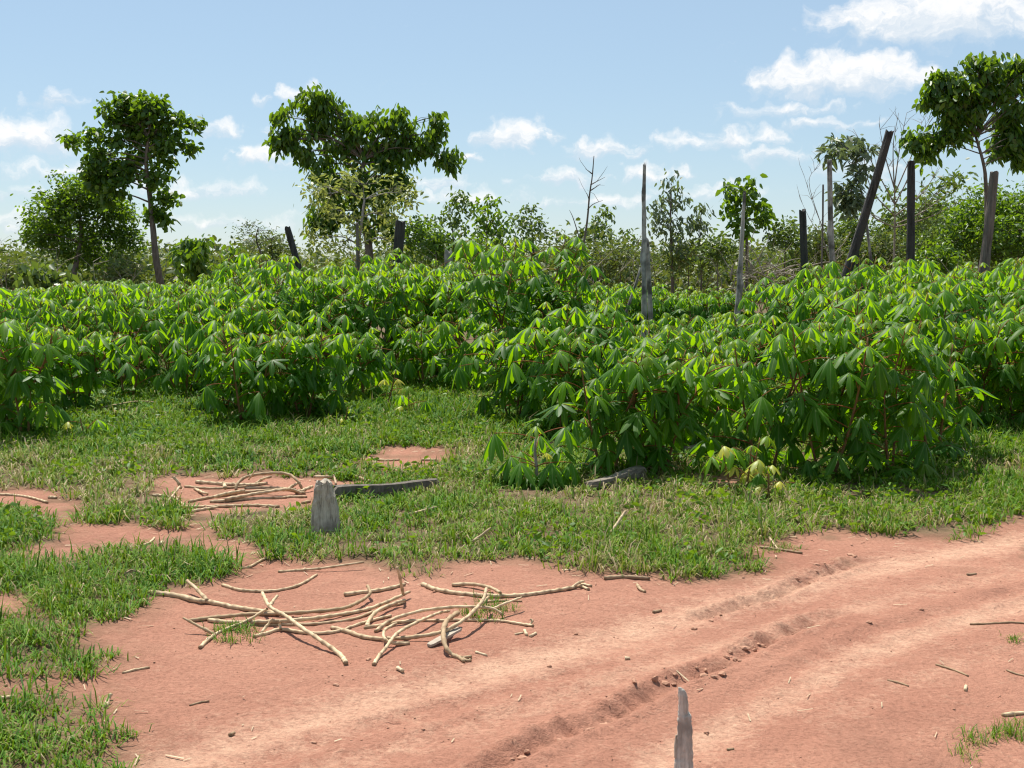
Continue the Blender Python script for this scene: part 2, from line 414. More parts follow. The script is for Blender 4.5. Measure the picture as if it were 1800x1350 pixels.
# ------------------------------------------------------------------ ground plan: grass areas, bare patches, wheel tracks (metres on the ground)
def gpoly(pts): return np.array([[hit(x, y).x, hit(x, y).y] for x, y in pts])
def inside(poly, x, y):
    r = np.zeros(np.shape(x), bool); n = len(poly)
    for i in range(n):
        x0, y0 = poly[i]; x1, y1 = poly[(i + 1) % n]
        c = (y0 > y) != (y1 > y)
        with np.errstate(divide='ignore', invalid='ignore'):
            r ^= c & (x < (x1 - x0) * (y - y0) / (y1 - y0 + 1e-12) + x0)
    return r
def segdist(line, x, y):
    """distance to a polyline, and signed side, and fraction along it"""
    best = np.full(np.shape(x), 1e9); side = np.zeros(np.shape(x)); frac = np.zeros(np.shape(x)); n = len(line) - 1
    for i in range(n):
        a = line[i]; b = line[i + 1]; d = b - a; l2 = (d ** 2).sum()
        t = np.clip(((x - a[0]) * d[0] + (y - a[1]) * d[1]) / l2, 0, 1)
        ex = x - a[0] - t * d[0]; ey = y - a[1] - t * d[1]; dist = np.hypot(ex, ey)
        k = dist < best
        best = np.where(k, dist, best); side = np.where(k, np.sign(d[0] * ey - d[1] * ex), side); frac = np.where(k, (i + t) / n, frac)
    return best, side, frac

MEADOW = gpoly([(455,945),(470,985),(560,992),(640,1008),(720,1020),(775,1010),(800,988),(870,982),(960,992),(1040,1004),(1150,1008),(1180,1025),(1260,1026),(1335,1010),(1352,985),
                (1330,965),(1400,950),(1480,930),(1560,938),(1640,942),(1715,932),(1738,912),(1800,897),(1950,880),(2300,700),(2300,620),(-500,620),(-500,860),(-60,880),(0,866),(80,850),(125,860),(120,905),(200,922),(300,918),
                (330,902),(375,905),(380,935)])
BARE = [gpoly(p) for p in (
    [(640,795),(700,782),(800,800),(790,822),(720,832),(660,822)],
    [(955,770),(1010,762),(1030,785),(960,796)],
    [(270,842),(330,828),(560,838),(640,845),(600,880),(545,902),(470,905),(370,902),(290,898)],
    [(1225,838),(1290,828),(1345,848),(1260,858)],
)]
PATCH = [gpoly(p) for p in (
    [(-60,895),(30,890),(100,915),(90,955),(40,970),(-60,965)],
    [(-60,985),(60,985),(140,985),(230,968),(330,968),(400,988),(405,1015),(350,1032),(270,1045),(232,1080),(200,1108),(120,1112),(85,1090),(60,1045),(-60,1055)],
    [(-60,1075),(60,1090),(150,1120),(205,1165),(170,1195),(90,1192),(-60,1205)],
    [(-80,1235),(60,1215),(120,1220),(190,1243),(180,1262),(125,1272),(190,1297),(215,1350),(220,1420),(-100,1420)],
)]
SPARSE = [gpoly(p) for p in (
    [(360,1118),(385,1103),(440,1102),(462,1118),(440,1131),(375,1131)],
    [(800,1075),(830,1052),(890,1052),(905,1072),(890,1090),(830,1092)],
    [(1670,1330),(1700,1285),(1760,1268),(1830,1265),(1830,1300),(1730,1310),(1700,1345)],
    [(1340,962),(1400,957),(1425,968),(1360,975)],
    [(220,1278),(262,1290),(255,1315),(225,1310)],
    [(1770,1120),(1795,1122),(1800,1135),(1770,1135)],
)]
def grass_mask(x, y):
    wx = x + (fbm(x, y, 2.2, 5) - .5) * .55; wy = y + (fbm(x, y, 2.2, 9) - .5) * .75
    g = inside(MEADOW, wx, wy)
    for b in BARE: g &= ~inside(b, wx, wy)
    for p in PATCH: g |= inside(p, x + (fbm(x, y, 6, 2) - .5) * .14, y + (fbm(x, y, 6, 3) - .5) * .16)
    return g

# wheel tracks
def gl(pts): return np.array([[hit(x, y).x, hit(x, y).y] for x, y in pts])
T_DUST = [(gl([(120,1400),(480,1285),(760,1205),(1000,1140),(1250,1065),(1500,1005),(1800,945),(2200,880)]), .17, .9),
          (gl([(330,1420),(700,1310),(960,1230),(1200,1150),(1420,1090),(1650,1030),(2000,960)]), .10, .45),
          (gl([(1150,1330),(1330,1245),(1520,1145),(1700,1085),(2000,1010)]), .10, .8),
          (gl([(1450,1260),(1600,1190),(1850,1120)]), .08, .35)]
RUT = [(gl([(700,1440),(880,1335),(960,1295),(1080,1250),(1180,1195),(1270,1165),(1360,1118),(1480,1072)]), .042, .036),
       (gl([(1210,1085),(1290,1062),(1370,1040),(1430,1010),(1520,982)]), .04, .03),
       (gl([(1250,1235),(1400,1170),(1540,1110),(1700,1060),(1900,1010)]), .05, .012),
       (gl([(250,1400),(560,1300),(860,1220),(1100,1150)]), .06, .012)]
def ground_h(x, y):
    x = np.asarray(x, float); y = np.asarray(y, float)
    near = 1 - sstep(14, 30, y)
    z = (fbm(x, y, .35, 1) - .5) * .05 + (fbm(x, y, 2.0, 4) - .5) * .022 * near
    for line, wd, dp in RUT:
        d, s, f = segdist(line, x, y)
        amp = np.clip(fbm(f * 60, d * 2, 1.0, 8) * 2 - .35, .1, 1.3) * sstep(0, .06, f) * sstep(0, .06, 1 - f)
        if dp > .02: z = z + .009 * amp * s * sstep(0, .025, d) * np.exp(-d / .16)
        z = z - dp * amp * np.exp(-(d / wd) ** 2) + dp * .75 * amp * np.exp(-((d - wd * 1.7) / (wd * .8)) ** 2)
    for line, wd, k in T_DUST:
        d, s, f = segdist(line, x, y)
        z = z - .012 * k * np.exp(-(d / wd) ** 2)
        z = z + .0035 * np.sin(f * 6.2 / .085 * 6.28 + 3 * np.abs(d) / .08) * np.exp(-(d / (wd * .7)) ** 4) * sstep(.45, .6, fbm(x, y, 1.4, 88))
    for o, sc, a in ((11, 9, .010), (12, 22, .006)):
        z = z + (fbm(x, y, sc, o, 3) - .5) * a * near
    return z
def gh(x, y): return float(ground_h(np.array([x]), np.array([y]))[0])

def axis(lo, hi, step, far, g=1.12):
    a = list(np.arange(lo, hi + 1e-9, step)); s = step
    v = a[-1]
    while v < far: s = min(s * g, 400); v += s; a.append(v)
    v = a[0]; s = step; pre = []
    while v > -far: s = min(s * g, 400); v -= s; pre.append(v)
    return np.array(pre[::-1] + a)
gx = axis(-2.9, 3.6, .02, 5000, 1.13); gy = axis(3.4, 8.4, .02, 6000, 1.09)
gy = gy[(gy > -60)]
X, Y = np.meshgrid(gx, gy)
xf, yf = X.ravel(), Y.ravel()
zf = ground_h(xf, yf)
gm = grass_mask(xf, yf).astype(float)
# soften the litter mask a little by sampling around
for dx, dy in ((.07, 0), (-.07, 0), (0, .1), (0, -.1), (.15, .1), (-.15, .1), (.15, -.14), (-.15, -.14)): gm += grass_mask(xf + dx, yf + dy)
gm /= 9
dust = np.zeros_like(xf); damp = np.zeros_like(xf)
for line, wd, k in T_DUST:
    d, s, f = segdist(line, xf, yf)
    dust = np.maximum(dust, k * np.exp(-(d / wd) ** 2) * (.55 + .8 * fbm(xf, yf, 3, 21)))
for line, wd, dp in RUT[:2]:
    d, s, f = segdist(line, xf, yf)
    damp = np.maximum(damp, np.exp(-(d / (wd * 1.1)) ** 2) * sstep(.42, .62, fbm(f * 70, d * 5, 1.0, 8)) * .7)
damp = np.maximum(damp, sstep(.62, .8, fbm(xf, yf, .9, 31)) * .55 * (1 - sstep(12, 20, yf)))
litter = np.clip(gm + sstep(16, 24, yf), 0, 1) * .95
litter = litter + .6 * sstep(14, 20, yf)
litter = np.clip(litter + .5 * sstep(.55, .72, fbm(xf, yf, 3.5, 41)) * sstep(6.2, 7.2, yf), 0, 1.6)
nx, ny = len(gx), len(gy)
idx = np.arange(nx * ny).reshape(ny, nx)
q = np.stack([idx[:-1, :-1], idx[:-1, 1:], idx[1:, 1:], idx[1:, :-1]], -1).reshape(-1, 4)
gme = np_mesh('ground', np.stack([xf, yf, zf], 1), q.ravel(), np.arange(len(q)) * 4, None, [MAT['soil']], {'dust': dust, 'damp': damp, 'litter': litter})
tag(link('ground', gme), 'red laterite soil with wheel tracks and grassy patches', 'ground', kind='structure')

# ------------------------------------------------------------------ grass
def blades(x, y, z, length, width, az, lean, tint):
    n = len(x)
    hx, hy = np.cos(az), np.sin(az); sx, sy = -hy, hx
    v = np.zeros((n, 5, 3), np.float32)
    ml = length * .55
    mo = ml * np.sin(lean * .55); mz = ml * np.cos(lean * .55)
    tl = length * .45
    to = mo + tl * np.sin(np.minimum(lean * 1.55, 2.1)); tz = np.maximum(mz + tl * np.cos(np.minimum(lean * 1.55, 2.1)), .006)
    w = width * .5
    for k, (o, h, s) in enumerate(((0, -.004, -1), (0, -.004, 1), (mo, mz, .9), (mo, mz, -.9), (to, tz, 0))):
        v[:, k, 0] = x + hx * o + sx * w * s; v[:, k, 1] = y + hy * o + sy * w * s; v[:, k, 2] = z + h
    b = np.arange(n)[:, None] * 5
    f = np.concatenate([b + np.array([0, 1, 2, 3]), b + np.array([3, 2, 4])], 1)
    ls = np.stack([np.arange(n) * 7, np.arange(n) * 7 + 4], 1).ravel()
    return v.reshape(-1, 3), f.ravel(), ls, np.repeat(tint, 5)
def grow(name, cx, cy, per, h, spread, dry, label, wid=.0070, cat='grass'):
    """cx, cy tuft centres; per blades in each; h mean height per tuft; dry 0..1 per tuft"""
    n = len(cx)
    k = np.repeat(np.arange(n), per); m = len(k)
    a = nrng.uniform(0, 2 * np.pi, m); r = np.abs(nrng.normal(0, 1, m)) * spread[k]
    x = cx[k] + np.cos(a) * r; y = cy[k] + np.sin(a) * r
    z = ground_h(x, y)
    az = a + nrng.normal(0, .9, m)
    lean = np.clip(nrng.normal(1.2, .42, m), .1, 1.9)
    ln = h[k] * nrng.uniform(.55, 1.35, m)
    t = np.clip(nrng.normal(.25, .17, m) + nrng.normal(0, .09, n)[k] + (dry[k] * nrng.uniform(.15, .85, m)) + np.where(nrng.random(m) < .07, .5, 0), 0, 1)
    wd = wid * nrng.uniform(.6, 1.35, m) * np.clip(y / 7.0, .8, 2.2)
    v, f, ls, tt = blades(x, y, z, ln, wd, az, lean, t)
    me = np_mesh(name, v, f, ls, None, [MAT['grass']], {'tint': tt}, smooth=False)
    return tag(link(name, me), label, cat, kind='stuff')

def scatter(poly_fn, x0, x1, y0, y1, dens_fn, n):
    x = nrng.uniform(x0, x1, n); y = nrng.uniform(y0, y1, n)
    k = poly_fn(x, y) & (nrng.random(n) < dens_fn(x, y))
    return x[k], y[k]
# meadow between the track and the crop
def meadow_only(x, y): return grass_mask(x, y)
x0, y0 = -6.6, 6.2
cx, cy = scatter(meadow_only, -7.2, 7.6, 3.3, 17.5, lambda x, y: np.where(y < 6.6, 1.0, np.clip(9.0 / y, .45, 1) * .62) * (np.abs(x) < y * .42 + .5), 105000)
lush = fbm(cx, cy, .8, 51)

clump = fbm(cx, cy, 5.5, 81, 3)
thin = .55 * sstep(.50, .66, fbm(cx, cy, 1.7, 83)) * (cy < 11.5)
for (px, py, rr, k) in ((1290,845,.40,.9),(1180,872,.45,.55),(1000,868,.40,.6),(1240,945,.30,.8),(790,860,.30,.6),(200,868,.35,.7),(60,850,.5,.5),(560,760,.4,.5),(1060,905,.25,.6),(690,985,.3,.4),(1420,925,.4,.5),(1560,890,.4,.4)):
    p = hit(px, py); thin = np.maximum(thin, k * np.exp(-((cx - p.x) ** 2 + ((cy - p.y) / 1.5) ** 2) / rr ** 2))
inpatch = np.zeros(len(cx), bool)
for _p in PATCH: inpatch |= inside(_p, cx, cy)
keep = nrng.random(len(cx)) < np.clip(.32 + 3.0 * (clump - .36) + .4 * inpatch, .10, 1) * (1 - .85 * thin)
cx, cy, lush, clump, thin, inpatch = cx[keep], cy[keep], lush[keep], clump[keep], thin[keep], inpatch[keep]
dryn = np.clip(.10 + thin + sstep(.46, .68, fbm(cx, cy, 1.3, 61)) * .9 + .4 * sstep(.52, .7, fbm(cx, cy, 4, 62)), 0, 1) * np.where(cy > 11, .4, .95)
for (px, py, rr, k) in ((1180,870,.55,.9),(1130,915,.35,.6),(170,850,.6,.7),(1640,880,.6,.6),(560,755,.5,.5),(1000,880,.5,.55),(60,830,.5,.6),(1270,920,.5,.5),(780,865,.4,.6),(930,900,.5,.7),(1400,890,.6,.6),(1230,950,.35,.8),(700,960,.4,.6),(1500,910,.5,.6),(1100,850,.5,.7),(620,770,.5,.6),(260,880,.4,.7),(850,960,.4,.6),(60,1010,.35,.5),(120,1230,.25,.4),(1300,985,.3,.6)):
    p = hit(px, py); dryn = np.maximum(dryn, k * np.exp(-((cx - p.x) ** 2 + ((cy - p.y) / 1.5) ** 2) / rr ** 2))
dryn = dryn * (1 - .6 * inpatch)
hh = (.030 + .055 * lush + .025 * sstep(9, 13, cy)) * (.30 + 1.5 * clump)
hh *= np.where(cy < 6.2, .8, 1)
grow('grass', cx, cy, 11, hh * 1.7, .03 + .02 * lush, dryn, 'short green and straw coloured grass between the track and the cassava')
# coarser arching tussocks standing out of the short sward
tx, ty = scatter(grass_mask, -7, 7.4, 4, 15, lambda x, y: (np.abs(x) < y * .42) * sstep(.48, .62, fbm(x, y, 1.6, 97)) * np.clip(8 / y, .4, 1), 2600)
grow('grass_tussocks', tx, ty, 22, .075 + .05 * nrng.random(len(tx)), np.full(len(tx), .035), .15 + .5 * (nrng.random(len(tx)) < .3), 'coarser arching grass tussocks standing out of the short grass', .0062)
# thin tufts on the bare soil
for poly, nt_, dr, hgt, lab in ((SPARSE[0], 26, .05, .06, 'small bright green grass tuft under the front stick pile'),
                           (SPARSE[1], 26, .05, .065, 'thin green grass tuft among the curved sticks'),
                           (SPARSE[2], 34, .55, .055, 'half dry grass tuft at the lower corner of the track'),
                           (SPARSE[3], 16, .9, .045, 'dry straw at the grass edge beside the rut'),
                           (SPARSE[4], 5, .2, .05, 'tiny grass sprig beside the lowest grass patch'),
                           (SPARSE[5], 4, .3, .04, 'tiny grass sprig out on the track')):
    lo, hi = poly.min(0), poly.max(0)
    xx = nrng.uniform(lo[0], hi[0], 900); yy = nrng.uniform(lo[1], hi[1], 900)
    k = np.nonzero(inside(poly, xx, yy))[0][:nt_]
    n = len(k)
    grow('grass_tuft', xx[k], yy[k], 11, np.full(n, hgt), np.full(n, .022), np.full(n, dr), lab, .0038)
# weeds under and behind the crop
cx = nrng.uniform(-9, 9, 9000); cy = nrng.uniform(11, 24, 9000)
k = (np.abs(cx) < cy * .43 + .5); cx, cy = cx[k], cy[k]
grow('undergrowth', cx, cy, 9, .07 + .06 * fbm(cx, cy, .9, 71), np.full(len(cx), .06), sstep(.5, .7, fbm(cx, cy, .7, 72)) * .6, 'low grass and weeds growing under the cassava crop', .006, 'undergrowth')
gx_ = nrng.uniform(1.0, 5.6, 6500); gy_ = nrng.uniform(12.8, 31, 6500); k = (gx_ / gy_ > .07) & (gx_ / gy_ < .19); gx_, gy_ = gx_[k], gy_[k]
grow('undergrowth', gx_, gy_, 16, .16 + .16 * nrng.random(len(gx_)), np.full(len(gx_), .10), np.full(len(gx_), .12), 'tall weeds filling the gap behind the front bushes', .012, 'undergrowth')
# dry straw and crumbs of stalk lying on the soil
def straw():
    n = 3600
    x = nrng.uniform(-4.5, 5, n); y = nrng.uniform(3.4, 11, n)
    edge = grass_mask(x, y)
    nearg = grass_mask(x + .18, y) | grass_mask(x - .18, y) | grass_mask(x, y + .25) | grass_mask(x, y - .12)
    k = (np.abs(x) < y * .43) & (~edge) & (nrng.random(n) < np.where(nearg, .9, .10))
    x, y = x[k], y[k]; n = len(x)
    a = nrng.uniform(0, 2 * np.pi, n); l = nrng.uniform(.012, .07, n); w = nrng.uniform(.0012, .003, n)
    z = ground_h(x, y) + .004
    dx, dy = np.cos(a) * l, np.sin(a) * l; sx, sy = -np.sin(a) * w, np.cos(a) * w
    v = np.zeros((n, 4, 3), np.float32)
    x1, y1 = x + dx, y + dy; z1 = ground_h(x1, y1) + nrng.uniform(.003, .014, n)
    for q_, (ax, ay, az_) in enumerate(((x - sx, y - sy, z), (x + sx, y + sy, z + .001), (x1 + sx, y1 + sy, z1 + .001), (x1 - sx, y1 - sy, z1))):
        v[:, q_, 0], v[:, q_, 1], v[:, q_, 2] = ax, ay, az_
    f = (np.arange(n)[:, None] * 4 + np.arange(4)).ravel()
    t = np.repeat(nrng.uniform(.78, 1, n), 4)
    me = np_mesh('straw_litter', v.reshape(-1, 3), f, np.arange(n) * 4, None, [MAT['straw']], {'tint': t}, smooth=False)
    tag(link('straw_litter', me), 'bits of dry straw lying on the bare soil', 'litter', kind='stuff')
straw()
def weeds():
    r = np.random.default_rng(15)
    x = r.uniform(-7, 7.5, 9000); y = r.uniform(6.6, 16, 9000)
    k = grass_mask(x, y) & (np.abs(x) < y * .42) & (r.random(9000) < sstep(.42, .62, fbm(x, y, .9, 91)) * .7)
    x, y = x[k], y[k]; z = ground_h(x, y) + .045
    v, f, ls, t = leaf_cloud(np.stack([x, y, z], 1), 7, .028, .055, .024, -.15, r)
    tag(link('weeds', np_mesh('weeds', v, f, ls, None, [MAT['weed']], {'tint': t}, smooth=False)), 'small broad-leaved weeds among the grass', 'weeds', kind='stuff')
def pebbles():
    r = np.random.default_rng(16); n = 3000
    x = r.uniform(-3.2, 4.5, n); y = r.uniform(3.5, 9.5, n)
    k = (np.abs(x) < y * .43) & ~grass_mask(x, y) & (r.random(n) < .25 + .75 * sstep(.45, .6, fbm(x, y, 1.5, 95))); x, y = x[k], y[k]; n = len(x)
    s_ = r.uniform(.0015, .0045, n) * (1 + 1.2 * (r.random(n) < .06)); z = ground_h(x, y) + s_ * .3
    o = np.array([(1, 0, 0), (0, 1, 0), (-1, 0, 0), (0, -1, 0), (0, 0, .8), (0, 0, -.8)])
    v = np.stack([x, y, z], 1)[:, None, :] + o[None] * s_[:, None, None] * r.uniform(.6, 1.5, (n, 6, 1))
    tri = np.array([(0, 1, 4), (1, 2, 4), (2, 3, 4), (3, 0, 4), (1, 0, 5), (2, 1, 5), (3, 2, 5), (0, 3, 5)])
    f = (np.arange(n)[:, None, None] * 6 + tri[None]).ravel()
    tag(link('gravel', np_mesh('gravel', v.reshape(-1, 3), f, np.arange(n * 8) * 3, None, [MAT['clod']], smooth=False)), 'fine red gravel scattered on the bare soil', 'gravel', kind='stuff')
pebbles()
# crumbled clods along the ruts
def clods():
    b = MB(); r = random.Random(5)
    spots = [(1150,1200,60,12,26),(1250,1185,40,12,30),(1290,1150,45,14,30),(1335,1125,40,8,20),(1440,1010,60,16,34),(1290,1068,60,6,16),(1060,1262,50,8,12),(920,1315,50,10,14),(1000,1282,30,8,10),(1480,985,40,6,10),(600,1230,200,60,10),(1500,1150,200,80,12)]
    phi = (1 + 5 ** .5) / 2
    ico_v = [Vector(v).normalized() for v in ((-1,phi,0),(1,phi,0),(-1,-phi,0),(1,-phi,0),(0,-1,phi),(0,1,phi),(0,-1,-phi),(0,1,-phi),(phi,0,-1),(phi,0,1),(-phi,0,-1),(-phi,0,1))]
    ico_f = ((0,11,5),(0,5,1),(0,1,7),(0,7,10),(0,10,11),(1,5,9),(5,11,4),(11,10,2),(10,7,6),(7,1,8),(3,9,4),(3,4,2),(3,2,6),(3,6,8),(3,8,9),(4,9,5),(2,4,11),(6,2,10),(8,6,7),(9,8,1))
    for (px, py, sx, sy, n) in spots:
        for i in range(int(n * .33)):
            t = r.gauss(0, .5)
            p = hit(px + t * sx, py - t * sx * .42 + r.gauss(0, .5) * sy)
            s = r.uniform(.004, .017) * (1.35 if r.random() < .15 else 1)
            z = gh(p.x, p.y) + s * .25
            base = len(b.v); ro = r.uniform(0, 6.3); c, sn = math.cos(ro), math.sin(ro)
            sc = (r.uniform(.8, 1.7), r.uniform(.6, 1.1), r.uniform(.45, .8))
            for v in ico_v:
                k = s * r.uniform(.75, 1.25); qx, qy, qz = v.x * sc[0] * k, v.y * sc[1] * k, v.z * sc[2] * k
                b.vert((p.x + qx * c - qy * sn, p.y + qx * sn + qy * c, z + qz))
            for f in ico_f: b.face([base + j for j in f])
    tag(link('dirt_clods', b.mesh('dirt_clods', [MAT['clod']], smooth=False)), 'crumbled red soil clods thrown up along the ruts', 'dirt', kind='stuff')
clods()

# ------------------------------------------------------------------ cassava
def leaf_mesh(name, plen, pel, nl, Ln, W, b0, b1, mat, seed, tilt=0.0):
    r = random.Random(seed); b = MB()
    pts = []; p = Vector((0, 0, 0)); n = 5
    for i in range(n + 1):
        pts.append(p.copy()); e = pel - (i / n) * R(25)
        p = p + Vector((math.cos(e), 0, math.sin(e))) * (plen / n)
    b.tube(pts, [.0042, .0036, .0034, .0032, .003, .003], 4, 1, False)
    J = pts[-1]
    rot = Matrix.Rotation(tilt, 3, 'Y')
    tt = (0, .12, .34, .56, .76, .9, 1.0); ww = (.14, .34, .80, 1.0, .80, .42, 0.0)
    for k in range(nl):
        u = (k / (nl - 1)) * 2 - 1
        a = u * R(152) + r.uniform(-.07, .07)
        ln = Ln * (1 - .24 * abs(u) ** 1.6) * r.uniform(.92, 1.06)
        wd = W * (1 - .25 * abs(u) ** 2) * r.uniform(.9, 1.1)
        bb0 = b0 + r.uniform(-.10, .10); bb1 = b1 + r.uniform(-.18, .14)
        h = Vector((math.cos(a), math.sin(a), 0)); sd = Vector((-math.sin(a), math.cos(a), 0))
        tw = r.uniform(-.16, .16)
        pos = Vector((0, 0, 0)); prev = None; rows = []
        for j, t in enumerate(tt):
            if j:
                e = -(bb0 + (bb1 - bb0) * min(1, (tt[j - 1] + t) * .5 / .62))
                pos = pos + (h * math.cos(e) + Vector((0, 0, math.sin(e))) + sd * tw * t) * (ln * (t - tt[j - 1]))
            e = -(bb0 + (bb1 - bb0) * min(1, t / .62))
            nrm = (Vector((0, 0, math.cos(e))) - h * math.sin(e))
            w = wd * ww[j] * .5
            fold = .30
            if w > 0:
                rb = (0.0, .22, 1, 1, 1, 1)[j]
                l_ = b.vert(J + rot @ (pos + sd * w - nrm * w * fold), rb); c_ = b.vert(J + rot @ pos, 0.0); r_ = b.vert(J + rot @ (pos - sd * w - nrm * w * fold), rb)
                rows.append((l_, c_, r_))
            else:
                rows.append((b.vert(J + rot @ pos, .3),))
        for j in range(len(rows) - 1):
            A, B = rows[j], rows[j + 1]
            if len(B) == 3:
                b.face((A[0], A[1], B[1], B[0])); b.face((A[1], A[2], B[2], B[1]))
            else:
                b.face((A[0], A[1], B[0])); b.face((A[1], A[2], B[0]))
    return b.mesh(name, [mat, MAT['petiole']], True, 'rib')

LEAF = {'top': [], 'mid': [], 'low': [], 'bud': [], 'yellow': [], 'open': []}
for i in range(6):
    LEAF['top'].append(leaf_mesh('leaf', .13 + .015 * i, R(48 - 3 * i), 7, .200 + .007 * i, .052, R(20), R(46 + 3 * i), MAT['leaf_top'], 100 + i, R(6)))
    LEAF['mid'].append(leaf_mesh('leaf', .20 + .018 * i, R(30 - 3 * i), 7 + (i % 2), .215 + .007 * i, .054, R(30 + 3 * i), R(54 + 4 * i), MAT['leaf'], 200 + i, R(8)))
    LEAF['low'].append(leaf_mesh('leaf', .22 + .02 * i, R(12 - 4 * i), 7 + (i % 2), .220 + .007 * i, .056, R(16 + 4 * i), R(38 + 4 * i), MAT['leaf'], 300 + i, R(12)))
for i in range(3):
    LEAF['bud'].append(leaf_mesh('leaf', .06 + .02 * i, R(62), 7, .10 + .018 * i, .034, R(20), R(55), MAT['leaf_young'], 400 + i))
    LEAF['yellow'].append(leaf_mesh('leaf', .14, R(25), 7, .13, .036, R(25), R(62), MAT['leaf_yellow'], 500 + i))
    LEAF['open'].append(leaf_mesh('leaf', .20, R(20), 7, .21, .056, R(6), R(26), MAT['leaf'], 600 + i, R(20)))

def cassava_type(seed, H, full, spread=1.0, shoots=None, dens=1.0, leafscale=1.0, yellow=0.0):
    """stems (meshes) and leaf placements of one plant of height H; full: leafy down to the ground"""
    r = random.Random(seed); stems = []; leaves = []
    ns = shoots or r.choice((2, 3, 3))
    def shoot(base, az, lean, length, r0, z_start, sides=6):
        pts = []; p = Vector(base); n = 7; d_l = lean
        for i in range(n + 1):
            pts.append(p.copy())
            d_l = lean * (1 - .55 * i / n)
            p = p + Vector((math.sin(d_l) * math.cos(az), math.sin(d_l) * math.sin(az), math.cos(d_l))) * (length / n)
            az += r.uniform(-.12, .12)
        return pts, [r0 * (1 - .62 * i / n) for i in range(n + 1)]
    def put(pts, t0, length, top_young=True):
        m = max(3, int(length * (1 - t0) / .058 * dens)); ph = r.uniform(0, 6.3)
        for i in range(m):
            t = t0 + (1 - t0) * (i + .5 * r.random()) / m
            f = t * (len(pts) - 1); k = min(int(f), len(pts) - 2); p = pts[k].lerp(pts[k + 1], f - k)
            ph += 2.4 + r.uniform(-.25, .25)
            g = (i + 1) / m
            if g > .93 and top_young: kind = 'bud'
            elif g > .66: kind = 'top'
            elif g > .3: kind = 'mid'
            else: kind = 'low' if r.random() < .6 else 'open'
            if kind == 'mid' and r.random() < .2: kind = 'open'
            if kind == 'low' and r.random() < .03: kind = 'yellow'
            if yellow and r.random() < yellow: kind = 'yellow'
            s = r.uniform(.82, 1.2) * leafscale
            leaves.append((kind, r.randrange(6), p, ph, r.uniform(-.26, .26), r.uniform(-.34, .24), s * (.75 if r.random() < .15 else 1)))
    a0 = r.uniform(0, 6.3)
    for s in range(ns):
        az = a0 + s * 2 * math.pi / ns + r.uniform(-.4, .4)
        b = MB(); hL = H * r.uniform(.86, 1.0) - .10
        fork = H > .75 and r.random() < .8
        l1 = hL * (r.uniform(.45, .6) if fork else 1.0)
        lean = r.uniform(.18, .42) * spread
        pts, rad = shoot((math.cos(az) * .04, math.sin(az) * .04, -.03), az, lean, l1 / math.cos(lean * .7), .013 * min(1, .35 + .65 * H), 0)
        b.tube(pts, rad, 6, 0)
        put(pts, .05 if full else (.62 if not fork else .75), l1, not fork)
        if fork:
            nf = r.choice((2, 3, 3))
            for q_ in range(nf):
                az2 = az + (q_ - (nf - 1) / 2) * 1.7 + r.uniform(-.4, .4)
                l2 = (hL - pts[-1].z) * r.uniform(.85, 1.08)
                ln2 = r.uniform(.35, .7) * spread
                p2, r2 = shoot(pts[-1], az2, ln2, max(.2, l2) / math.cos(ln2 * .65), .0085, 0)
                b.tube(p2, r2, 5, 0); put(p2, .06, max(.2, l2))
        stems.append(b.mesh('stem', [MAT['stem']]))
    return stems, leaves, max(l[2].z for l in leaves) + .10
_types = {}
def get_type(h, full, seed):
    hs = (.55, .75, .95, 1.12, 1.3, 1.5, 1.75)
    k = min(hs, key=lambda v: abs(v - h)); key = (k, full, seed)
    if key not in _types: _types[key] = cassava_type(int(k * 1000) + seed * 17 + (5 if full else 0), k, full, dens=1.08 if full else .88)
    return _types[key]
def plant(tp, loc, h, rz, label, group='cassava plants of the crop', sxy=1.0, skip=None):
    stems, leaves, H = tp
    root = empty('cassava_plant', loc); s = h / H
    root.rotation_euler = (0, 0, rz); root.scale = (s * sxy, s * sxy, s)
    tag(root, label, 'cassava plant', group)
    for me in stems: link('stem', me, root)
    inv = 1.0 / s
    for (kind, vi, p, ph, tx, ty, sc) in leaves:
        ms = LEAF[kind]
        o = link('leaf', ms[vi % len(ms)], root)
        o.location = p; o.rotation_euler = (tx, ty, ph); f = sc * inv ** .6
        o.scale = (f, f, f)
    return root

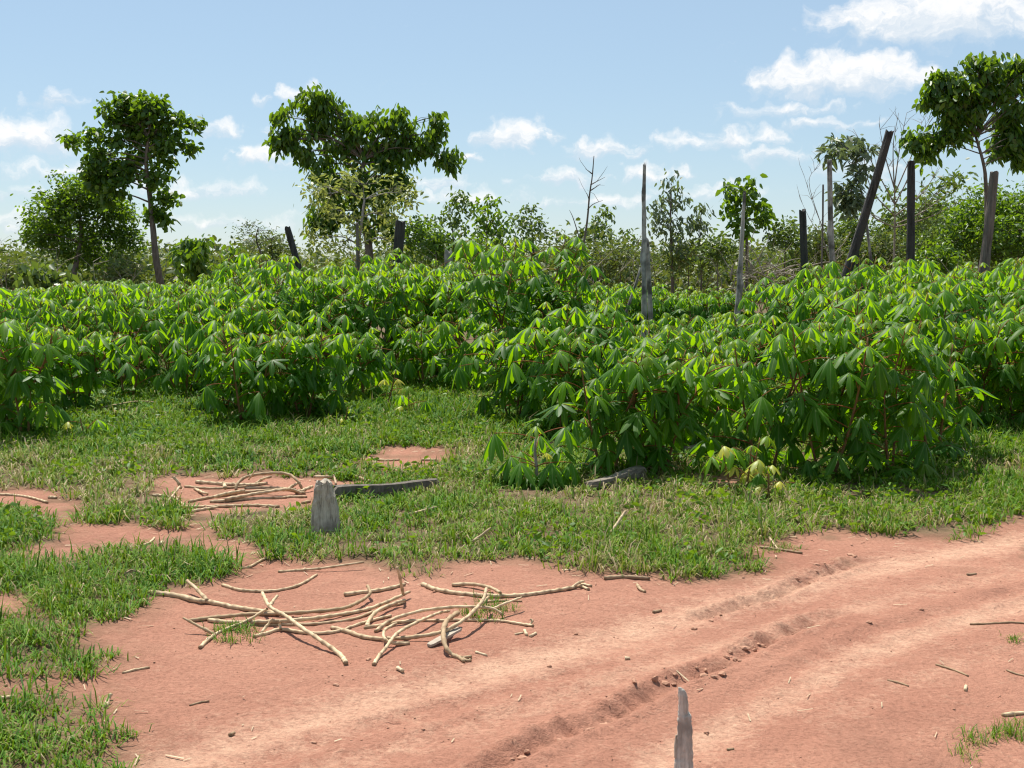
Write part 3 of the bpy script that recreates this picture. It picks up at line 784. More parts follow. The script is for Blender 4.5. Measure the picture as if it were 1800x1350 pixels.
# front plants one by one: picture column and row of the foot, height, label
FRONT = [
    (42, 772, 1.16, 1, 'big cassava plant cut by the frame edge beside the open grass, nearest on that side'),
    (-75, 765, 1.2, 2, 'cassava plant half out of the frame behind the edge-most big bush'),
    (140, 722, .95, 3, 'cassava plant between the edge-most big bush and the low bushes'),
    (225, 703, .82, 1, 'low wide cassava bush at the back of the open grass, left one of the pair'),
    (325, 700, .85, 2, 'low wide cassava bush at the back of the open grass, right one of the pair'),
    (432, 748, 1.02, 1, 'cassava bush jutting into the grass with drooping leaves down to the soil'),
    (535, 736, 1.0, 3, 'cassava bush just right of the one jutting into the grass'),
    (640, 706, .86, 2, 'cassava bush behind the small yellowish plants'),
    (745, 684, .9, 1, 'cassava bush at the shadowed recess of the crop edge'),
    (838, 690, 1.0, 2, 'dark leaved cassava bush at the inner corner of the recess'),
    (905, 738, .98, 3, 'cassava bush at the left flank of the big front bush'),
    (985, 765, 1.05, 1, 'cassava bush tucked behind the low plant with the pale stem'),
    (1068, 832, 1.04, 2, 'big front cassava bush behind the grey log, nearer its left end'),
    (1158, 828, 1.0, 3, 'big front cassava bush behind the grey log, over its right end'),
    (1245, 790, .92, 1, 'cassava bush in the gap between the two big front bushes'),
    (1345, 826, 1.2, 2, 'tall front cassava bush right behind the small yellow-green seedling'),
    (1455, 838, 1.24, 1, 'tallest front cassava bush with red stems showing through its leaves'),
    (1565, 832, 1.22, 3, 'front cassava bush beside the tallest one, with large dark low leaves'),
    (1640, 806, 1.12, 2, 'front cassava bush at the corner beside the wide grass strip'),
    (1712, 752, 1.12, 1, 'cassava bush behind the grass strip, next to the corner bush'),
    (1795, 748, 1.15, 3, 'cassava bush behind the grass strip at the frame edge'),
    (1890, 745, 1.15, 2, 'cassava bush mostly out of the frame behind the grass strip'),
]
placed = []
for i, (px, py, h, sd, lab) in enumerate(FRONT):
    p = hit(px, py); placed.append((p.x, p.y))
    plant(get_type(h, True, sd), (p.x, p.y, gh(p.x, p.y)), h, rng.uniform(0, 6.3), lab, 'cassava bushes along the front edge of the crop')

# the small plants in the grass
def small(px, py, h, seed, shoots, label, yellow=0.0, ls=.8, spread=1.3, dens=1.0):
    p = hit(px, py); tp = cassava_type(seed, h, True, spread, shoots, dens, ls, yellow)
    plant(tp, (p.x, p.y, gh(p.x, p.y)), h, rng.uniform(0, 6.3), label, 'small cassava plants in the grass'); placed.append((p.x, p.y))
def low_plant():
    p = hit(942, 850); b = MB()
    b.tube([(0, 0, -.03), (.005, 0, .12), (-.008, 0, .24), (0, 0, .36)], [.013, .012, .010, .007], 7)
    lv = []
    for kind, z, az_, sc in (('mid', .33, 185, 1.12), ('mid', .34, -8, 1.12), ('mid', .26, 80, 1.0), ('mid', .14, 195, 1.0), ('mid', .12, 238, 1.02), ('mid', .12, 300, 1.02), ('mid', .13, 345, .98), ('mid', .16, 130, .9),
                             ('open', .05, 170, .9), ('open', .04, 205, .95), ('open', .03, 250, .95), ('open', .03, 290, .9), ('open', .04, 325, .95), ('open', .05, 10, .95), ('open', .05, 45, .9), ('bud', .35, 270, 1.0), ('yellow', .2, 20, .6)):
        lv.append((kind, rng.randrange(6), Vector((0, 0, z)), R(az_), 0, 0, sc))
    plant(([b.mesh('stem', [MAT['pale_bark']])], lv, 1.0), (p.x, p.y, gh(p.x, p.y)), 1.0, 0, 'low cassava plant with a pale cut stem in front of the grey log', 'small cassava plants in the grass'); placed.append((p.x, p.y))
low_plant()
small(1300, 862, .44, 902, 3, 'small light green cassava plant beside the tall front bush', .25, .85, 1.5)
small(1350, 872, .30, 903, 2, 'yellow-green cassava seedling in front of the tall bushes', .9, .8, 1.4, 2.0)
small(715, 735, .40, 904, 1, 'small cassava plant with one yellow leaf in the recess', .12, .85, 1.6, 1.3)
small(668, 720, .52, 905, 1, 'sickly yellowish cassava plant against the dark recess', .6, .7, 1.2, 1.4)
small(592, 752, .28, 906, 1, 'cassava seedling beside the bush jutting into the grass', .1, .7, 1.5)
small(165, 772, .30, 907, 1, 'lone yellow-green cassava seedling on the open grass', .45, .75, 1.6)
small(1185, 800, .30, 908, 1, 'small cassava shoot at the foot of the front bushes', 0, .8, 1.5)

# the crop behind the front row
def front_y(px):
    xs = [-200, 60, 110, 240, 360, 400, 560, 600, 740, 850, 900, 1000, 1030, 1230, 1270, 1330, 1650, 1700, 2000]
    ys = [765, 765, 715, 700, 700, 745, 738, 700, 680, 690, 738, 765, 830, 825, 790, 828, 815, 748, 745]
    return float(np.interp(px, xs, ys))
def sil_y(px):
    xs = [-100, 0, 100, 200, 300, 380, 430, 480, 560, 660, 720, 800, 870, 900, 940, 985, 1020, 1060, 1085, 1110, 1150, 1180, 1285, 1330, 1400, 1470, 1520, 1570, 1630, 1690, 1760, 1900]
    ys = [503, 508, 505, 490, 482, 476, 450, 440, 432, 432, 446, 446, 458, 468, 474, 482, 490, 500, 525, 560, 565, 542, 530, 505, 478, 446, 460, 480, 462, 448, 440, 438]
    return float(np.interp(px, xs, ys))
cand = []
yy_ = 9.2; row = 0
while yy_ < 24:
    x_ = -yy_ * .44
    while x_ < yy_ * .44:
        cand.append((x_ + rng.uniform(-.22, .22) + (.45 if row % 2 else 0), yy_ + rng.uniform(-.25, .25)))
        x_ += .90 + .012 * max(0, yy_ - 12)
    yy_ += 1.04; row += 1
INNER = []
for (x, y) in cand:
    px = 900 + x / y * FPX * 1.0
    if not -110 < px < 1910: continue
    df = hit(px, front_y(px)).y
    if y < df + .55: continue
    lim = 24 if px < 420 else (20.5 if px < 1035 else (16.5 if px < 1285 else 19.5))
    if y > lim: continue
    if min((x - a) ** 2 + (y - b) ** 2 for a, b in placed) < .56 ** 2: continue
    cap = CAM_H - (sil_y(px) - HOR) * y / FPX
    bank = 420 < px < 900 or px > 1380
    h = min(1.0 + (.30 if bank else .20) * (y - df) + rng.uniform(-.1, .1), cap * rng.choice((.90, .96, 1.0, 1.04, 1.08) if bank else (.78, .88, .96, 1.02, 1.06)))
    if h < .45: continue
    INNER.append([px, y, x, h]); placed.append((x, y))
for px, y, h in ((752, 17.4, 1.5), (735, 18.8, 1.6), (778, 19.2, 1.62), (760, 20.2, 1.66)): INNER.append([px, y, (px - 900) / FPX * y, h])
# the tall plant that overtops the crop
INNER.append([930, 14.6, (930 - 900) / FPX * 14.6, 1.99])
INNER.append([968, 15.2, (968 - 900) / FPX * 15.2, 1.86])
LANDMARK = [(-50, 'the round dark tree'), (120, 'the lollipop-shaped dark tree'), (280, 'the slim tree trunk'), (410, 'the two dark round bushes'), (515, 'the tilted black stub'), (625, 'the pale lime tree'), (705, 'the thick black post'),
            (830, 'the pair of small round trees'), (940, 'the overtopping cassava'), (1040, 'the bare dead sapling'), (1136, 'the tall broken snag'), (1300, 'the grey snag before the green tree'), (1412, 'the short black post'), (1500, 'the leaning black pole'), (1600, 'the upright black post'), (1735, 'the grey leaning post'), (1850, 'the big tree at the edge')]
ORD = ['foremost', 'second', 'third', 'fourth', 'fifth', 'sixth', 'seventh', 'eighth', 'ninth', 'tenth', 'eleventh', 'twelfth', 'thirteenth', 'fourteenth', 'fifteenth', 'sixteenth', 'seventeenth', 'eighteenth', 'nineteenth', 'twentieth']
bylm = {}
for it in INNER:
    lm = min(LANDMARK, key=lambda l: abs(l[0] - it[0]))[1]
    bylm.setdefault(lm, []).append(it)
for lm, items in bylm.items():
    items.sort(key=lambda t: t[1])
    for i, (px, y, x, h) in enumerate(items):
        lab = f'{ORD[min(i, 19)]} cassava plant from the front below {lm}'
        if h == 1.99: lab = 'tallest cassava plant, overtopping the crop with drooping crown leaves'
        elif h == 1.86: lab = 'tall cassava plant beside the one overtopping the crop'
        fr = hit(px, front_y(px)).y
        plant(get_type(h, y < fr + 2.4, rng.choice((1, 2, 3))), (x, y, gh(x, y)), h, rng.uniform(0, 6.3), lab)
# far cassava beyond the gap
far = []
for i in range(15):
    px = 1065 + i * 16 + rng.uniform(-5, 5); y = rng.uniform(26, 31); far.append((px, y))
for i, (px, y) in enumerate(sorted(far)):
    x = (px - 900) / FPX * y
    h = CAM_H - (rng.uniform(490, 512) - HOR) * y / FPX
    plant(get_type(h, True, 1 + i % 3), (x, y, gh(x, y)), h, rng.uniform(0, 6.3), f'{ORD[i]} far small cassava plant from the broken snag, seen through the gap', 'far cassava plants in the gap')

# ------------------------------------------------------------------ trees
def leaf_cloud(centers, n_each, sigma, ll, lw, droop, r, flat=1.0, tint=(0, 1)):
    c = np.repeat(np.array(centers), n_each, axis=0); n = len(c)
    p = c + r.normal(0, 1, (n, 3)) * np.array([sigma, sigma, sigma * flat])
    d = r.normal(0, 1, (n, 3)) * np.array([1, 1, .6]); d /= np.linalg.norm(d, axis=1)[:, None]
    d = d * (1 - droop) + np.array([0, 0, -1.0]) * droop; d /= np.linalg.norm(d, axis=1)[:, None]
    s = np.cross(d, r.normal(0, 1, (n, 3))); s /= np.linalg.norm(s, axis=1)[:, None] + 1e-9
    nn = np.cross(d, s)
    l = ll * r.uniform(.6, 1.25, n)[:, None]; w = lw * r.uniform(.7, 1.2, n)[:, None] * .5
    v = np.zeros((n, 6, 3), np.float32)
    v[:, 0] = p; v[:, 1] = p + d * l * .35 + s * w + nn * w * .25; v[:, 2] = p + d * l * .75 + s * w * .7 + nn * w * .2 - np.array([0, 0, 1]) * l * .05
    v[:, 3] = p + d * l - np.array([0, 0, 1]) * l * .14; v[:, 4] = p + d * l * .75 - s * w * .7 + nn * w * .2 - np.array([0, 0, 1]) * l * .05; v[:, 5] = p + d * l * .35 - s * w + nn * w * .25
    b = np.arange(n)[:, None] * 6
    f = np.concatenate([b + np.array([0, 1, 2, 3]), b + np.array([0, 3, 4, 5])], 1).ravel()
    ls = np.arange(2 * n) * 4
    return v.reshape(-1, 3), f, ls, np.repeat(r.uniform(tint[0], tint[1], n), 6)

weeds()
def tree(name, label, Y, trunk, clumps, mat, bark='bark', w0=14, leaf=(.2, .09), tw=9, nl=26, sig=.16, droop=.4, seed=1, cat='tree', group=None, twig_r=.008, depth=.8, gap=1.0, flat=1.0, sat=0):
    """trunk: picture points bottom to top at depth Y; clumps: (cx, cy, rx, ry) in picture pixels"""
    r = np.random.default_rng(seed); rr = random.Random(seed)
    base = at(trunk[0][0], trunk[0][1], Y); base = Vector((base.x, Y, gh(base.x, Y) - .05))
    root = empty(name, base); tag(root, label, cat, group)
    k = pix(Y)
    tp = [Vector((0, 0, 0))] + [at(x, y, Y) - base + Vector((0, rr.uniform(-.1, .1), 0)) for x, y in trunk]
    tp = [tp[0]] + [p for p in tp[1:] if p.z > .15]
    path = catmull(tp, 5); n = len(path)
    r0 = w0 * k * .5
    b = MB()
    b.tube(path, [r0 * (1.18 - .78 * (i / (n - 1))) for i in range(n)], 8, 0, wob=.06, rr=rr)
    ends = []
    if sat:                                   # small outlying sprays make the outline uneven
        clumps = list(clumps)
        for (cx, cy, rx, ry) in list(clumps):
            for q_ in range(sat):
                a = rr.uniform(0, 6.3); clumps.append((cx + math.cos(a) * rx * 1.05, cy + math.sin(a) * ry * 1.05, rx * rr.uniform(.28, .45), ry * rr.uniform(.28, .45)))
    for (cx, cy, rx, ry) in clumps:
        rx *= gap * rr.uniform(.75, 1.12); ry *= gap * rr.uniform(.75, 1.12)
        c = at(cx, cy, Y) - base; c.y += rr.uniform(-1, 1) * depth * rx * k
        # limb leaves the trunk below the clump
        js = [i for i in range(n) if path[i].z < c.z - .1 * ry * k] or [0]
        j = min(js, key=lambda i: (path[i] - c).length + (0 if i > n * .3 else 3))
        a = path[j]; mid = a.lerp(c, .5) + Vector((rr.uniform(-.1, .1), rr.uniform(-.1, .1), .12)) * (c - a).length
        lp = catmull([a, mid, c], 4); rl = max(.012, r0 * .42 * (1 - .5 * j / n))
        b.tube(lp, [rl * (1 - .7 * i / (len(lp) - 1)) for i in range(len(lp))], 5, 0, False)
        m = max(3, int(tw * 1.3 * (rx * ry) / 1500.0))
        for q_ in range(m):
            d = Vector((rr.gauss(0, 1), rr.gauss(0, 1), rr.gauss(0, 1))).normalized() * (rr.uniform(.25, 1) ** .5) * (rr.uniform(1.1, 1.3) if rr.random() < .12 else 1)
            e = c + Vector((d.x * rx * k, d.y * rx * k * depth, d.z * ry * k)); ends.append(e)
            s = lp[rr.randrange(len(lp) // 2, len(lp))]
            b.tube([s, s.lerp(e, .5) + Vector((0, 0, rr.uniform(0, .12))) * (e - s).length, e], [twig_r * 1.5, twig_r, twig_r * .5], 3, 0, False)
    link('trunk', b.mesh('trunk', [MAT[bark]]), root)
    v, f, ls, t = leaf_cloud([tuple(e) for e in ends], int(nl * (1.7 if droop < .3 else 1.3)), sig * (1.05 if droop < .3 else .85), leaf[0] * 1.1, leaf[1] * 1.15, droop, r, flat)
    link('crown', np_mesh('crown', v, f, ls, None, [MAT[mat]], {'tint': t}, smooth=False), root)
    return root

tree('round_tree', 'round dark green small-leaved tree at the back, lower than its neighbour', 46, [(128, 500), (135, 455), (142, 410), (140, 370)],
     [(140,350,60,38),(85,385,48,35),(190,385,50,38),(120,420,60,32),(200,420,40,25),(70,415,30,20),(140,450,50,22),(170,340,30,20),(95,350,30,18)],
     'tree_leaf', w0=11, leaf=(.15, .07), tw=15, nl=50, sig=.19, droop=.1, seed=21)
tree('savanna_tree', 'lollipop-shaped dark tree on a slim bare trunk against the sky', 44, [(283, 512), (276, 460), (270, 400), (262, 345), (258, 290), (262, 240)],
     [(265,195,48,28),(215,220,50,30),(310,215,32,28),(170,245,40,24),(250,250,60,32),(310,270,32,28),(185,285,44,30),(265,310,40,30),(285,350,26,32),(205,320,38,28),(230,190,26,16),(165,300,18,22),(280,180,25,15)],
     'tree_leaf', w0=13, leaf=(.22, .13), tw=15, nl=20, sig=.16, droop=.35, seed=22, gap=.80, depth=.6, sat=2)
tree('savanna_tree', 'wide spreading tree with hanging dark leaves, tallest at the middle', 40, [(650, 500), (648, 440), (640, 380), (632, 330), (640, 280)],
     [(540,190,45,32),(600,200,48,32),(655,215,50,36),(710,235,48,34),(765,235,28,30),(530,235,36,26),(590,255,50,32),(660,265,55,36),(730,270,40,26),(780,275,13,24),(560,290,35,26),(620,310,50,30),(690,300,30,26),(575,345,18,40),(565,390,14,24),(510,245,14,18),(545,165,35,14),(640,355,34,40),(600,340,30,30),(700,345,24,30),(660,400,30,24)],
     'tree_leaf', w0=16, leaf=(.22, .10), tw=15, nl=20, sig=.16, droop=.55, seed=23, gap=.76, depth=.6, sat=2)
tree('savanna_tree', 'pale lime-green bushy tree in front of the wide spreading tree', 34, [(628, 480), (630, 430), (636, 390), (640, 350)],
     [(580,340,45,28),(640,320,45,30),(700,330,40,26),(600,380,50,26),(670,375,50,28),(720,345,26,20),(560,420,36,20),(610,425,48,22),(680,420,40,24),(550,330,20,16)],
     'lime_leaf', 'pale_bark', w0=9, leaf=(.16, .055), tw=8, nl=15, sig=.17, droop=.25, seed=24)
tree('savanna_tree', 'small green tree, left one of the pair right of the thick black post', 52, [(800, 500), (798, 440), (795, 400)],
     [(790,360,28,24),(775,385,20,16),(800,395,32,22),(790,425,36,20),(810,370,16,16)], 'olive_leaf', w0=6, leaf=(.2, .09), tw=13, nl=18, sig=.18, droop=.4, seed=25)
tree('savanna_tree', 'small round green tree, right one of the pair right of the thick black post', 48, [(868, 500), (862, 450), (855, 410)],
     [(850,365,32,22),(870,385,26,22),(835,385,24,22),(855,410,34,20),(880,415,18,16)], 'tree_leaf', w0=6, leaf=(.22, .1), tw=13, nl=15, sig=.18, droop=.4, seed=26)
tree('savanna_tree', 'small light green tree directly behind the overtopping cassava', 50, [(940, 500), (938, 440), (935, 400)],
     [(935,372,28,14),(920,390,20,16),(945,395,30,16),(965,405,16,18),(925,420,34,18),(905,430,20,14)], 'olive_leaf', w0=6, leaf=(.18, .08), tw=13, nl=18, sig=.17, droop=.3, seed=27)
tree('savanna_tree', 'olive green tree behind the bare dead sapling', 50, [(1052, 500), (1048, 450), (1045, 410)],
     [(1035,395,26,18),(1065,395,26,18),(1050,420,42,20),(1020,415,16,16),(1060,375,12,10)], 'olive_leaf', w0=7, leaf=(.18, .08), tw=13, nl=18, sig=.17, droop=.4, seed=28)
tree('savanna_tree', 'small olive tree just left of the tall broken snag', 52, [(1108, 500), (1105, 450), (1105, 425)],
     [(1095,415,18,14),(1115,420,16,16),(1105,440,24,12)], 'olive_leaf', w0=5, leaf=(.16, .07), tw=13, nl=16, sig=.16, droop=.4, seed=29)
tree('savanna_tree', 'airy grey-green tree just right of the tall broken snag', 42, [(1182, 500), (1180, 440), (1178, 390), (1180, 340)],
     [(1182,322,20,14),(1170,350,26,18),(1195,350,20,18),(1160,370,20,18),(1200,385,30,20),(1172,400,32,20),(1155,395,14,14),(1185,425,34,16),(1225,395,14,10)], 'grey_leaf', w0=6, leaf=(.20, .075), tw=10, nl=13, sig=.19, droop=.5, seed=30)
tree('savanna_tree', 'thin sapling with an umbrella top between the airy tree and the green tree', 42, [(1232, 490), (1231, 440), (1230, 400), (1233, 375)],
     [(1232,368,20,7),(1222,385,14,8)], 'grey_leaf', w0=3, leaf=(.2, .08), tw=40, nl=12, sig=.14, droop=.5, seed=31)
tree('savanna_tree', 'bright green large-leaved tree behind the thin grey snag', 40, [(1312, 490), (1312, 430), (1312, 390), (1315, 350)],
     [(1312,322,24,16),(1285,335,22,14),(1310,350,32,20),(1335,365,22,16),(1285,365,18,14),(1310,390,34,18),(1345,385,14,16),(1300,410,26,12)], 'tree_leaf', w0=6, leaf=(.22, .12), tw=18, nl=13, sig=.15, droop=.4, seed=32, gap=.85)
tree('savanna_tree', 'tall tree with hanging leaves cut by the frame edge above the grey post', 30, [(1735, 470), (1736, 400), (1735, 330), (1728, 290), (1716, 240)],
     [(1690,150,42,28),(1735,135,40,26),(1785,130,38,30),(1830,150,50,40),(1665,175,28,24),(1720,180,40,26),(1780,190,48,34),(1650,235,38,22),(1700,220,38,20),(1770,240,42,24),(1830,240,50,40),(1790,275,30,16),(1640,250,26,18),(1740,110,26,12),(1665,135,20,12),(1800,108,26,12)],
     'tree_leaf', w0=10, leaf=(.19, .09), tw=15, nl=20, sig=.13, droop=.5, seed=33, gap=.76, depth=.6, sat=2)
tree('savanna_tree', 'slim tree with palmate leaf clusters at twig ends behind the pale post', 30, [(1535, 500), (1528, 430), (1520, 360), (1505, 290)],
     [(1490,250,34,10),(1460,275,20,10),(1520,262,24,12),(1512,300,20,14),(1485,335,24,16),(1505,360,22,14)], 'grey_leaf', 'pale_bark', w0=6, leaf=(.22, .07), tw=26, nl=16, sig=.12, droop=.35, seed=34)
tree('savanna_tree', 'broad shrubby tree with pale crooked branches behind the upright black post', 32, [(1595, 500), (1598, 450), (1600, 415)],
     [(1560,340,36,18),(1620,330,36,20),(1660,320,36,18),(1580,370,46,20),(1650,360,40,20),(1540,385,30,16),(1610,390,50,18),(1690,310,30,14)], 'olive_leaf', 'pale_bark', w0=9, leaf=(.17, .06), tw=9, nl=13, sig=.17, droop=.3, seed=35)
tree('savanna_tree', 'dense fine-leaved green tree mass at the frame edge below the tall tree', 38, [(1780, 510), (1778, 450), (1775, 410)],
     [(1740,370,50,30),(1790,360,50,34),(1700,385,40,26),(1830,370,40,40),(1760,410,70,30),(1690,420,50,26),(1800,430,50,30),(1730,345,30,16)], 'tree_leaf', w0=10, leaf=(.15, .06), tw=14, nl=30, sig=.22, droop=.15, seed=36)
tree('savanna_tree', 'olive fine-leaved bushy tree between the upright black post and the grey post', 40, [(1660, 510), (1660, 460), (1660, 430)],
     [(1640,395,44,24),(1690,390,36,24),(1660,430,60,24),(1620,430,36,20),(1560,440,40,20)], 'olive_leaf', w0=8, leaf=(.14, .055), tw=12, nl=28, sig=.22, droop=.15, seed=37)
tree('acacia_tree', 'sparse flat-topped thorny tree left of the tilted black stub', 48, [(468, 490), (460, 450), (450, 420), (455, 400)],
     [(440,397,26,6),(465,405,22,7),(432,410,14,5),(485,420,20,8),(450,425,26,8)], 'grey_leaf', 'bark', w0=5, leaf=(.12, .035), tw=45, nl=10, sig=.16, droop=.1, seed=38, flat=.5)
tree('round_bush', 'dark leafy round bush right of the slim tree trunk, larger of two', 30, [(340, 520), (340, 490)],
     [(340,445,24,16),(322,460,16,20),(358,462,18,20),(340,480,34,20),(330,430,12,8),(355,432,10,8)], 'tree_leaf', w0=4, leaf=(.17, .085), tw=16, nl=17, sig=.11, droop=.5, seed=39, cat='bush')
tree('round_bush', 'dark leafy round bush right of the slim tree trunk, smaller of two', 31, [(410, 520), (410, 490)],
     [(408,450,16,12),(425,462,16,16),(398,465,14,18),(412,480,26,16)], 'tree_leaf', w0=4, leaf=(.16, .08), tw=16, nl=17, sig=.11, droop=.5, seed=40, cat='bush')
tree('round_bush', 'yellow-green leafy bush below the round dark tree', 29, [(75, 530), (75, 500)],
     [(75,480,36,16),(50,500,26,16),(100,500,28,18),(75,515,40,14),(120,490,14,12)], 'olive_leaf', w0=4, leaf=(.2, .11), tw=12, nl=15, sig=.13, droop=.5, seed=41, cat='bush')
for i, (px, py, rx, ry, Y, m, lab) in enumerate((
    (25, 500, 40, 24, 40, 'scrub_leaf', 'grey-green scrub bush at the frame edge beneath the clouds'),
    (215, 480, 46, 22, 42, 'scrub_leaf', 'low dry scrub bush between the two dark trees'),
    (480, 440, 34, 18, 50, 'scrub_leaf', 'grey scrub bush behind the tilted black stub'),
    (740, 425, 36, 26, 40, 'tree_leaf', 'dark green bush just right of the thick black post'),
    (770, 445, 30, 22, 38, 'tree_leaf', 'deep shaded bush behind the pale sawn stub'),
    (1000, 450, 40, 20, 46, 'scrub_leaf', 'olive scrub bush between the overtopping cassava and the dead sapling'),
    (1090, 462, 46, 22, 44, 'scrub_leaf', 'olive scrub bush left of the foot of the broken snag'),
    (1210, 455, 50, 24, 42, 'scrub_leaf', 'olive scrub bush under the airy grey-green tree'),
    (1262, 445, 34, 20, 40, 'olive_leaf', 'green scrub bush under the thin umbrella-topped sapling'),
    (1380, 420, 30, 22, 40, 'olive_leaf', 'pale green scrub bush right of the bright green tree'),
    (1440, 440, 40, 26, 40, 'scrub_leaf', 'olive scrub bush behind the short black post'),
    (1545, 445, 40, 26, 38, 'scrub_leaf', 'brownish scrub bush right of the leaning black pole'),
    (1500, 425, 50, 34, 44, 'olive_leaf', 'tall green thicket bush behind the short prop and the leaning pole'),
    (1580, 425, 50, 40, 43, 'olive_leaf', 'tall green thicket bush left of the upright black post'),
    (1640, 410, 50, 46, 45, 'tree_leaf', 'tall dark thicket bush right of the upright black post'),
    (1720, 425, 60, 42, 42, 'tree_leaf', 'tall dark thicket bush behind the grey leaning post'),
    (1790, 420, 60, 55, 41, 'olive_leaf', 'tall olive thicket bush at the frame edge behind the grey post'),
    (1420, 455, 44, 24, 43, 'olive_leaf', 'low green thicket bush left of the short black post'),
    (840, 450, 40, 20, 43, 'tree_leaf', 'dark green scrub bush under the pair of small trees'),
    (1650, 465, 40, 22, 34, 'tree_leaf', 'dark green bush at the foot of the upright black post'))):
    tree('scrub_bush', lab, Y, [(px, py + 40), (px, py + 10)], [(px, py - ry * .2, rx, ry), (px - rx * .5, py, rx * .6, ry * .8), (px + rx * .5, py + 2, rx * .6, ry * .8), (px, py - ry * .9, rx * .45, ry * .5)],
         m, w0=3, leaf=(.15, .06), tw=17, nl=24, sig=.18, droop=.2, seed=60 + i, cat='bush', group='scrub bushes behind the crop')

# far mass of scrub reaching to the horizon
def scrub():
    r = np.random.default_rng(77); cs = []
    for i in range(1000):
        Y = 48 + 190 * r.random() ** 1.6; px = r.uniform(-150, 1950); x = (px - 900) / FPX * Y
        hgt = r.uniform(.8, 2.5) * (1 + .25 * (Y > 90)); w = r.uniform(.7, 2.2)
        for q_ in range(8):
            cs.append((x + r.normal(0, 1) * w * .6, Y + r.normal(0, 1) * w * .6, abs(hgt * r.uniform(.1, .95))))
    v, f, ls, t = leaf_cloud(cs, 20, .36, .30, .15, .15, r)
    tag(link('scrub_vegetation', np_mesh('scrub_vegetation', v, f, ls, None, [MAT['scrub_leaf']], {'tint': t}, smooth=False)), 'far olive-brown scrub reaching to the horizon', 'scrub', kind='stuff')
    # bare grey-brown twigs standing in it
    b = MB(); rr = random.Random(9)
    for i in range(300):
        Y = rr.uniform(30, 70); px = rr.uniform(-100, 1900)
        if 420 < px < 1050 and rr.random() < .6: continue
        x = (px - 900) / FPX * Y; h = rr.uniform(.8, 2.3); a = rr.uniform(0, 6.3); l = rr.uniform(.1, .9)
        p0 = Vector((x, Y, rr.uniform(.1, .6))); p2 = p0 + Vector((math.cos(a) * l, math.sin(a) * l, h * .8)); p1 = p0.lerp(p2, .5) + Vector((rr.uniform(-.2, .2), rr.uniform(-.2, .2), .1))
        b.tube([p0, p1, p2], [.014, .010, .004], 3, 0, False)
        for q_ in range(3):
            s = p1.lerp(p2, rr.random()); e = s + Vector((rr.uniform(-.5, .5), rr.uniform(-.5, .5), rr.uniform(0, .5)))
            b.tube([s, e], [.007, .003], 3, 0, False)
    tag(link('dry_undergrowth', b.mesh('dry_undergrowth', [MAT['twig']], False)), 'tangle of bare grey-brown twigs in the scrub behind the crop', 'undergrowth', kind='stuff')
scrub()

def bare(name, label, Y, trunk, w0, branches, mat='dead', cat='dead tree', tws=0, seed=1, group=None):
    """leafless tree or snag: trunk picture points bottom to top, branches as picture point lists"""
    rr = random.Random(seed); k = pix(Y)
    b0 = at(*trunk[0], Y); base = Vector((b0.x, Y, gh(b0.x, Y) - .05)); root = empty(name, base); tag(root, label, cat, group)
    path = catmull([Vector((0, 0, 0))] + [at(x, y, Y) - base for x, y in trunk if at(x, y, Y).z > .2], 5); n = len(path); b = MB()
    b.tube(path, [max(.006, w0 * k * .5 * (1.1 - .85 * i / (n - 1))) for i in range(n)], 7, 0, wob=.12, rr=rr)
    link('trunk', b.mesh('trunk', [MAT[mat]]), root)
    for br in branches:
        b = MB(); pts = [at(x, y, Y) - base for x, y in br]
        for i in range(1, len(pts)): pts[i].y += rr.uniform(-.3, .3)
        pp = catmull(pts, 5); m = len(pp)
        b.tube(pp, [max(.004, w0 * k * .22 * (1 - .75 * i / (m - 1))) for i in range(m)], 5, 0)
        for q_ in range(tws):
            s = pp[rr.randrange(m // 3, m)]; e = s + Vector((rr.uniform(-.35, .35), rr.uniform(-.3, .3), rr.uniform(.05, .5)))
            b.tube([s, s.lerp(e, .5) + Vector((rr.uniform(-.05, .05), 0, .04)), e], [.006, .005, .002], 3, 0, False)
        link('branch', b.mesh('branch', [MAT[mat]]), root)
    return root
bare('dead_sapling', 'bare dead sapling with three short crooked branches against the sky', 30, [(1018, 490), (1024, 440), (1032, 390), (1036, 345), (1041, 310), (1044, 274)], 5.5,
     [[(1033,368),(1044,358),(1060,352)],[(1036,352),(1030,340)],[(1038,325),(1050,318),(1065,310)],[(1040,305),(1028,298)],[(1038,335),(1055,324)],[(1022,430),(1008,385),(1000,370)]], 'bark', tws=1, seed=3)
bare('dead_shrub', 'tall tangle of thin bare grey twigs above the leaning black pole', 31, [(1570, 500), (1572, 440), (1573, 380), (1572, 330)], 6,
     [[(1572,330),(1560,270),(1550,215)],[(1572,330),(1580,260),(1590,200)],[(1573,360),(1600,300),(1625,215)],[(1573,360),(1540,300),(1505,225)],[(1573,340),(1610,260),(1640,205)],[(1573,380),(1530,330),(1520,250)],[(1573,350),(1570,260),(1575,200)],
      [(1573,380),(1620,340),(1660,290)],[(1573,400),(1530,380),(1500,330)],[(1573,395),(1625,370),(1680,330)],[(1573,400),(1640,380),(1700,345)]], 'twig', 'dead shrub', tws=7, seed=4)
bare('dead_shrub', 'bare grey twigs left of the pale post', 33, [(1462, 480), (1450, 430), (1440, 390)], 3, [[(1450,410),(1430,350),(1410,310)],[(1445,400),(1425,320),(1440,290)],[(1448,420),(1425,390),(1405,350)]], 'twig', 'dead shrub', tws=6, seed=5)
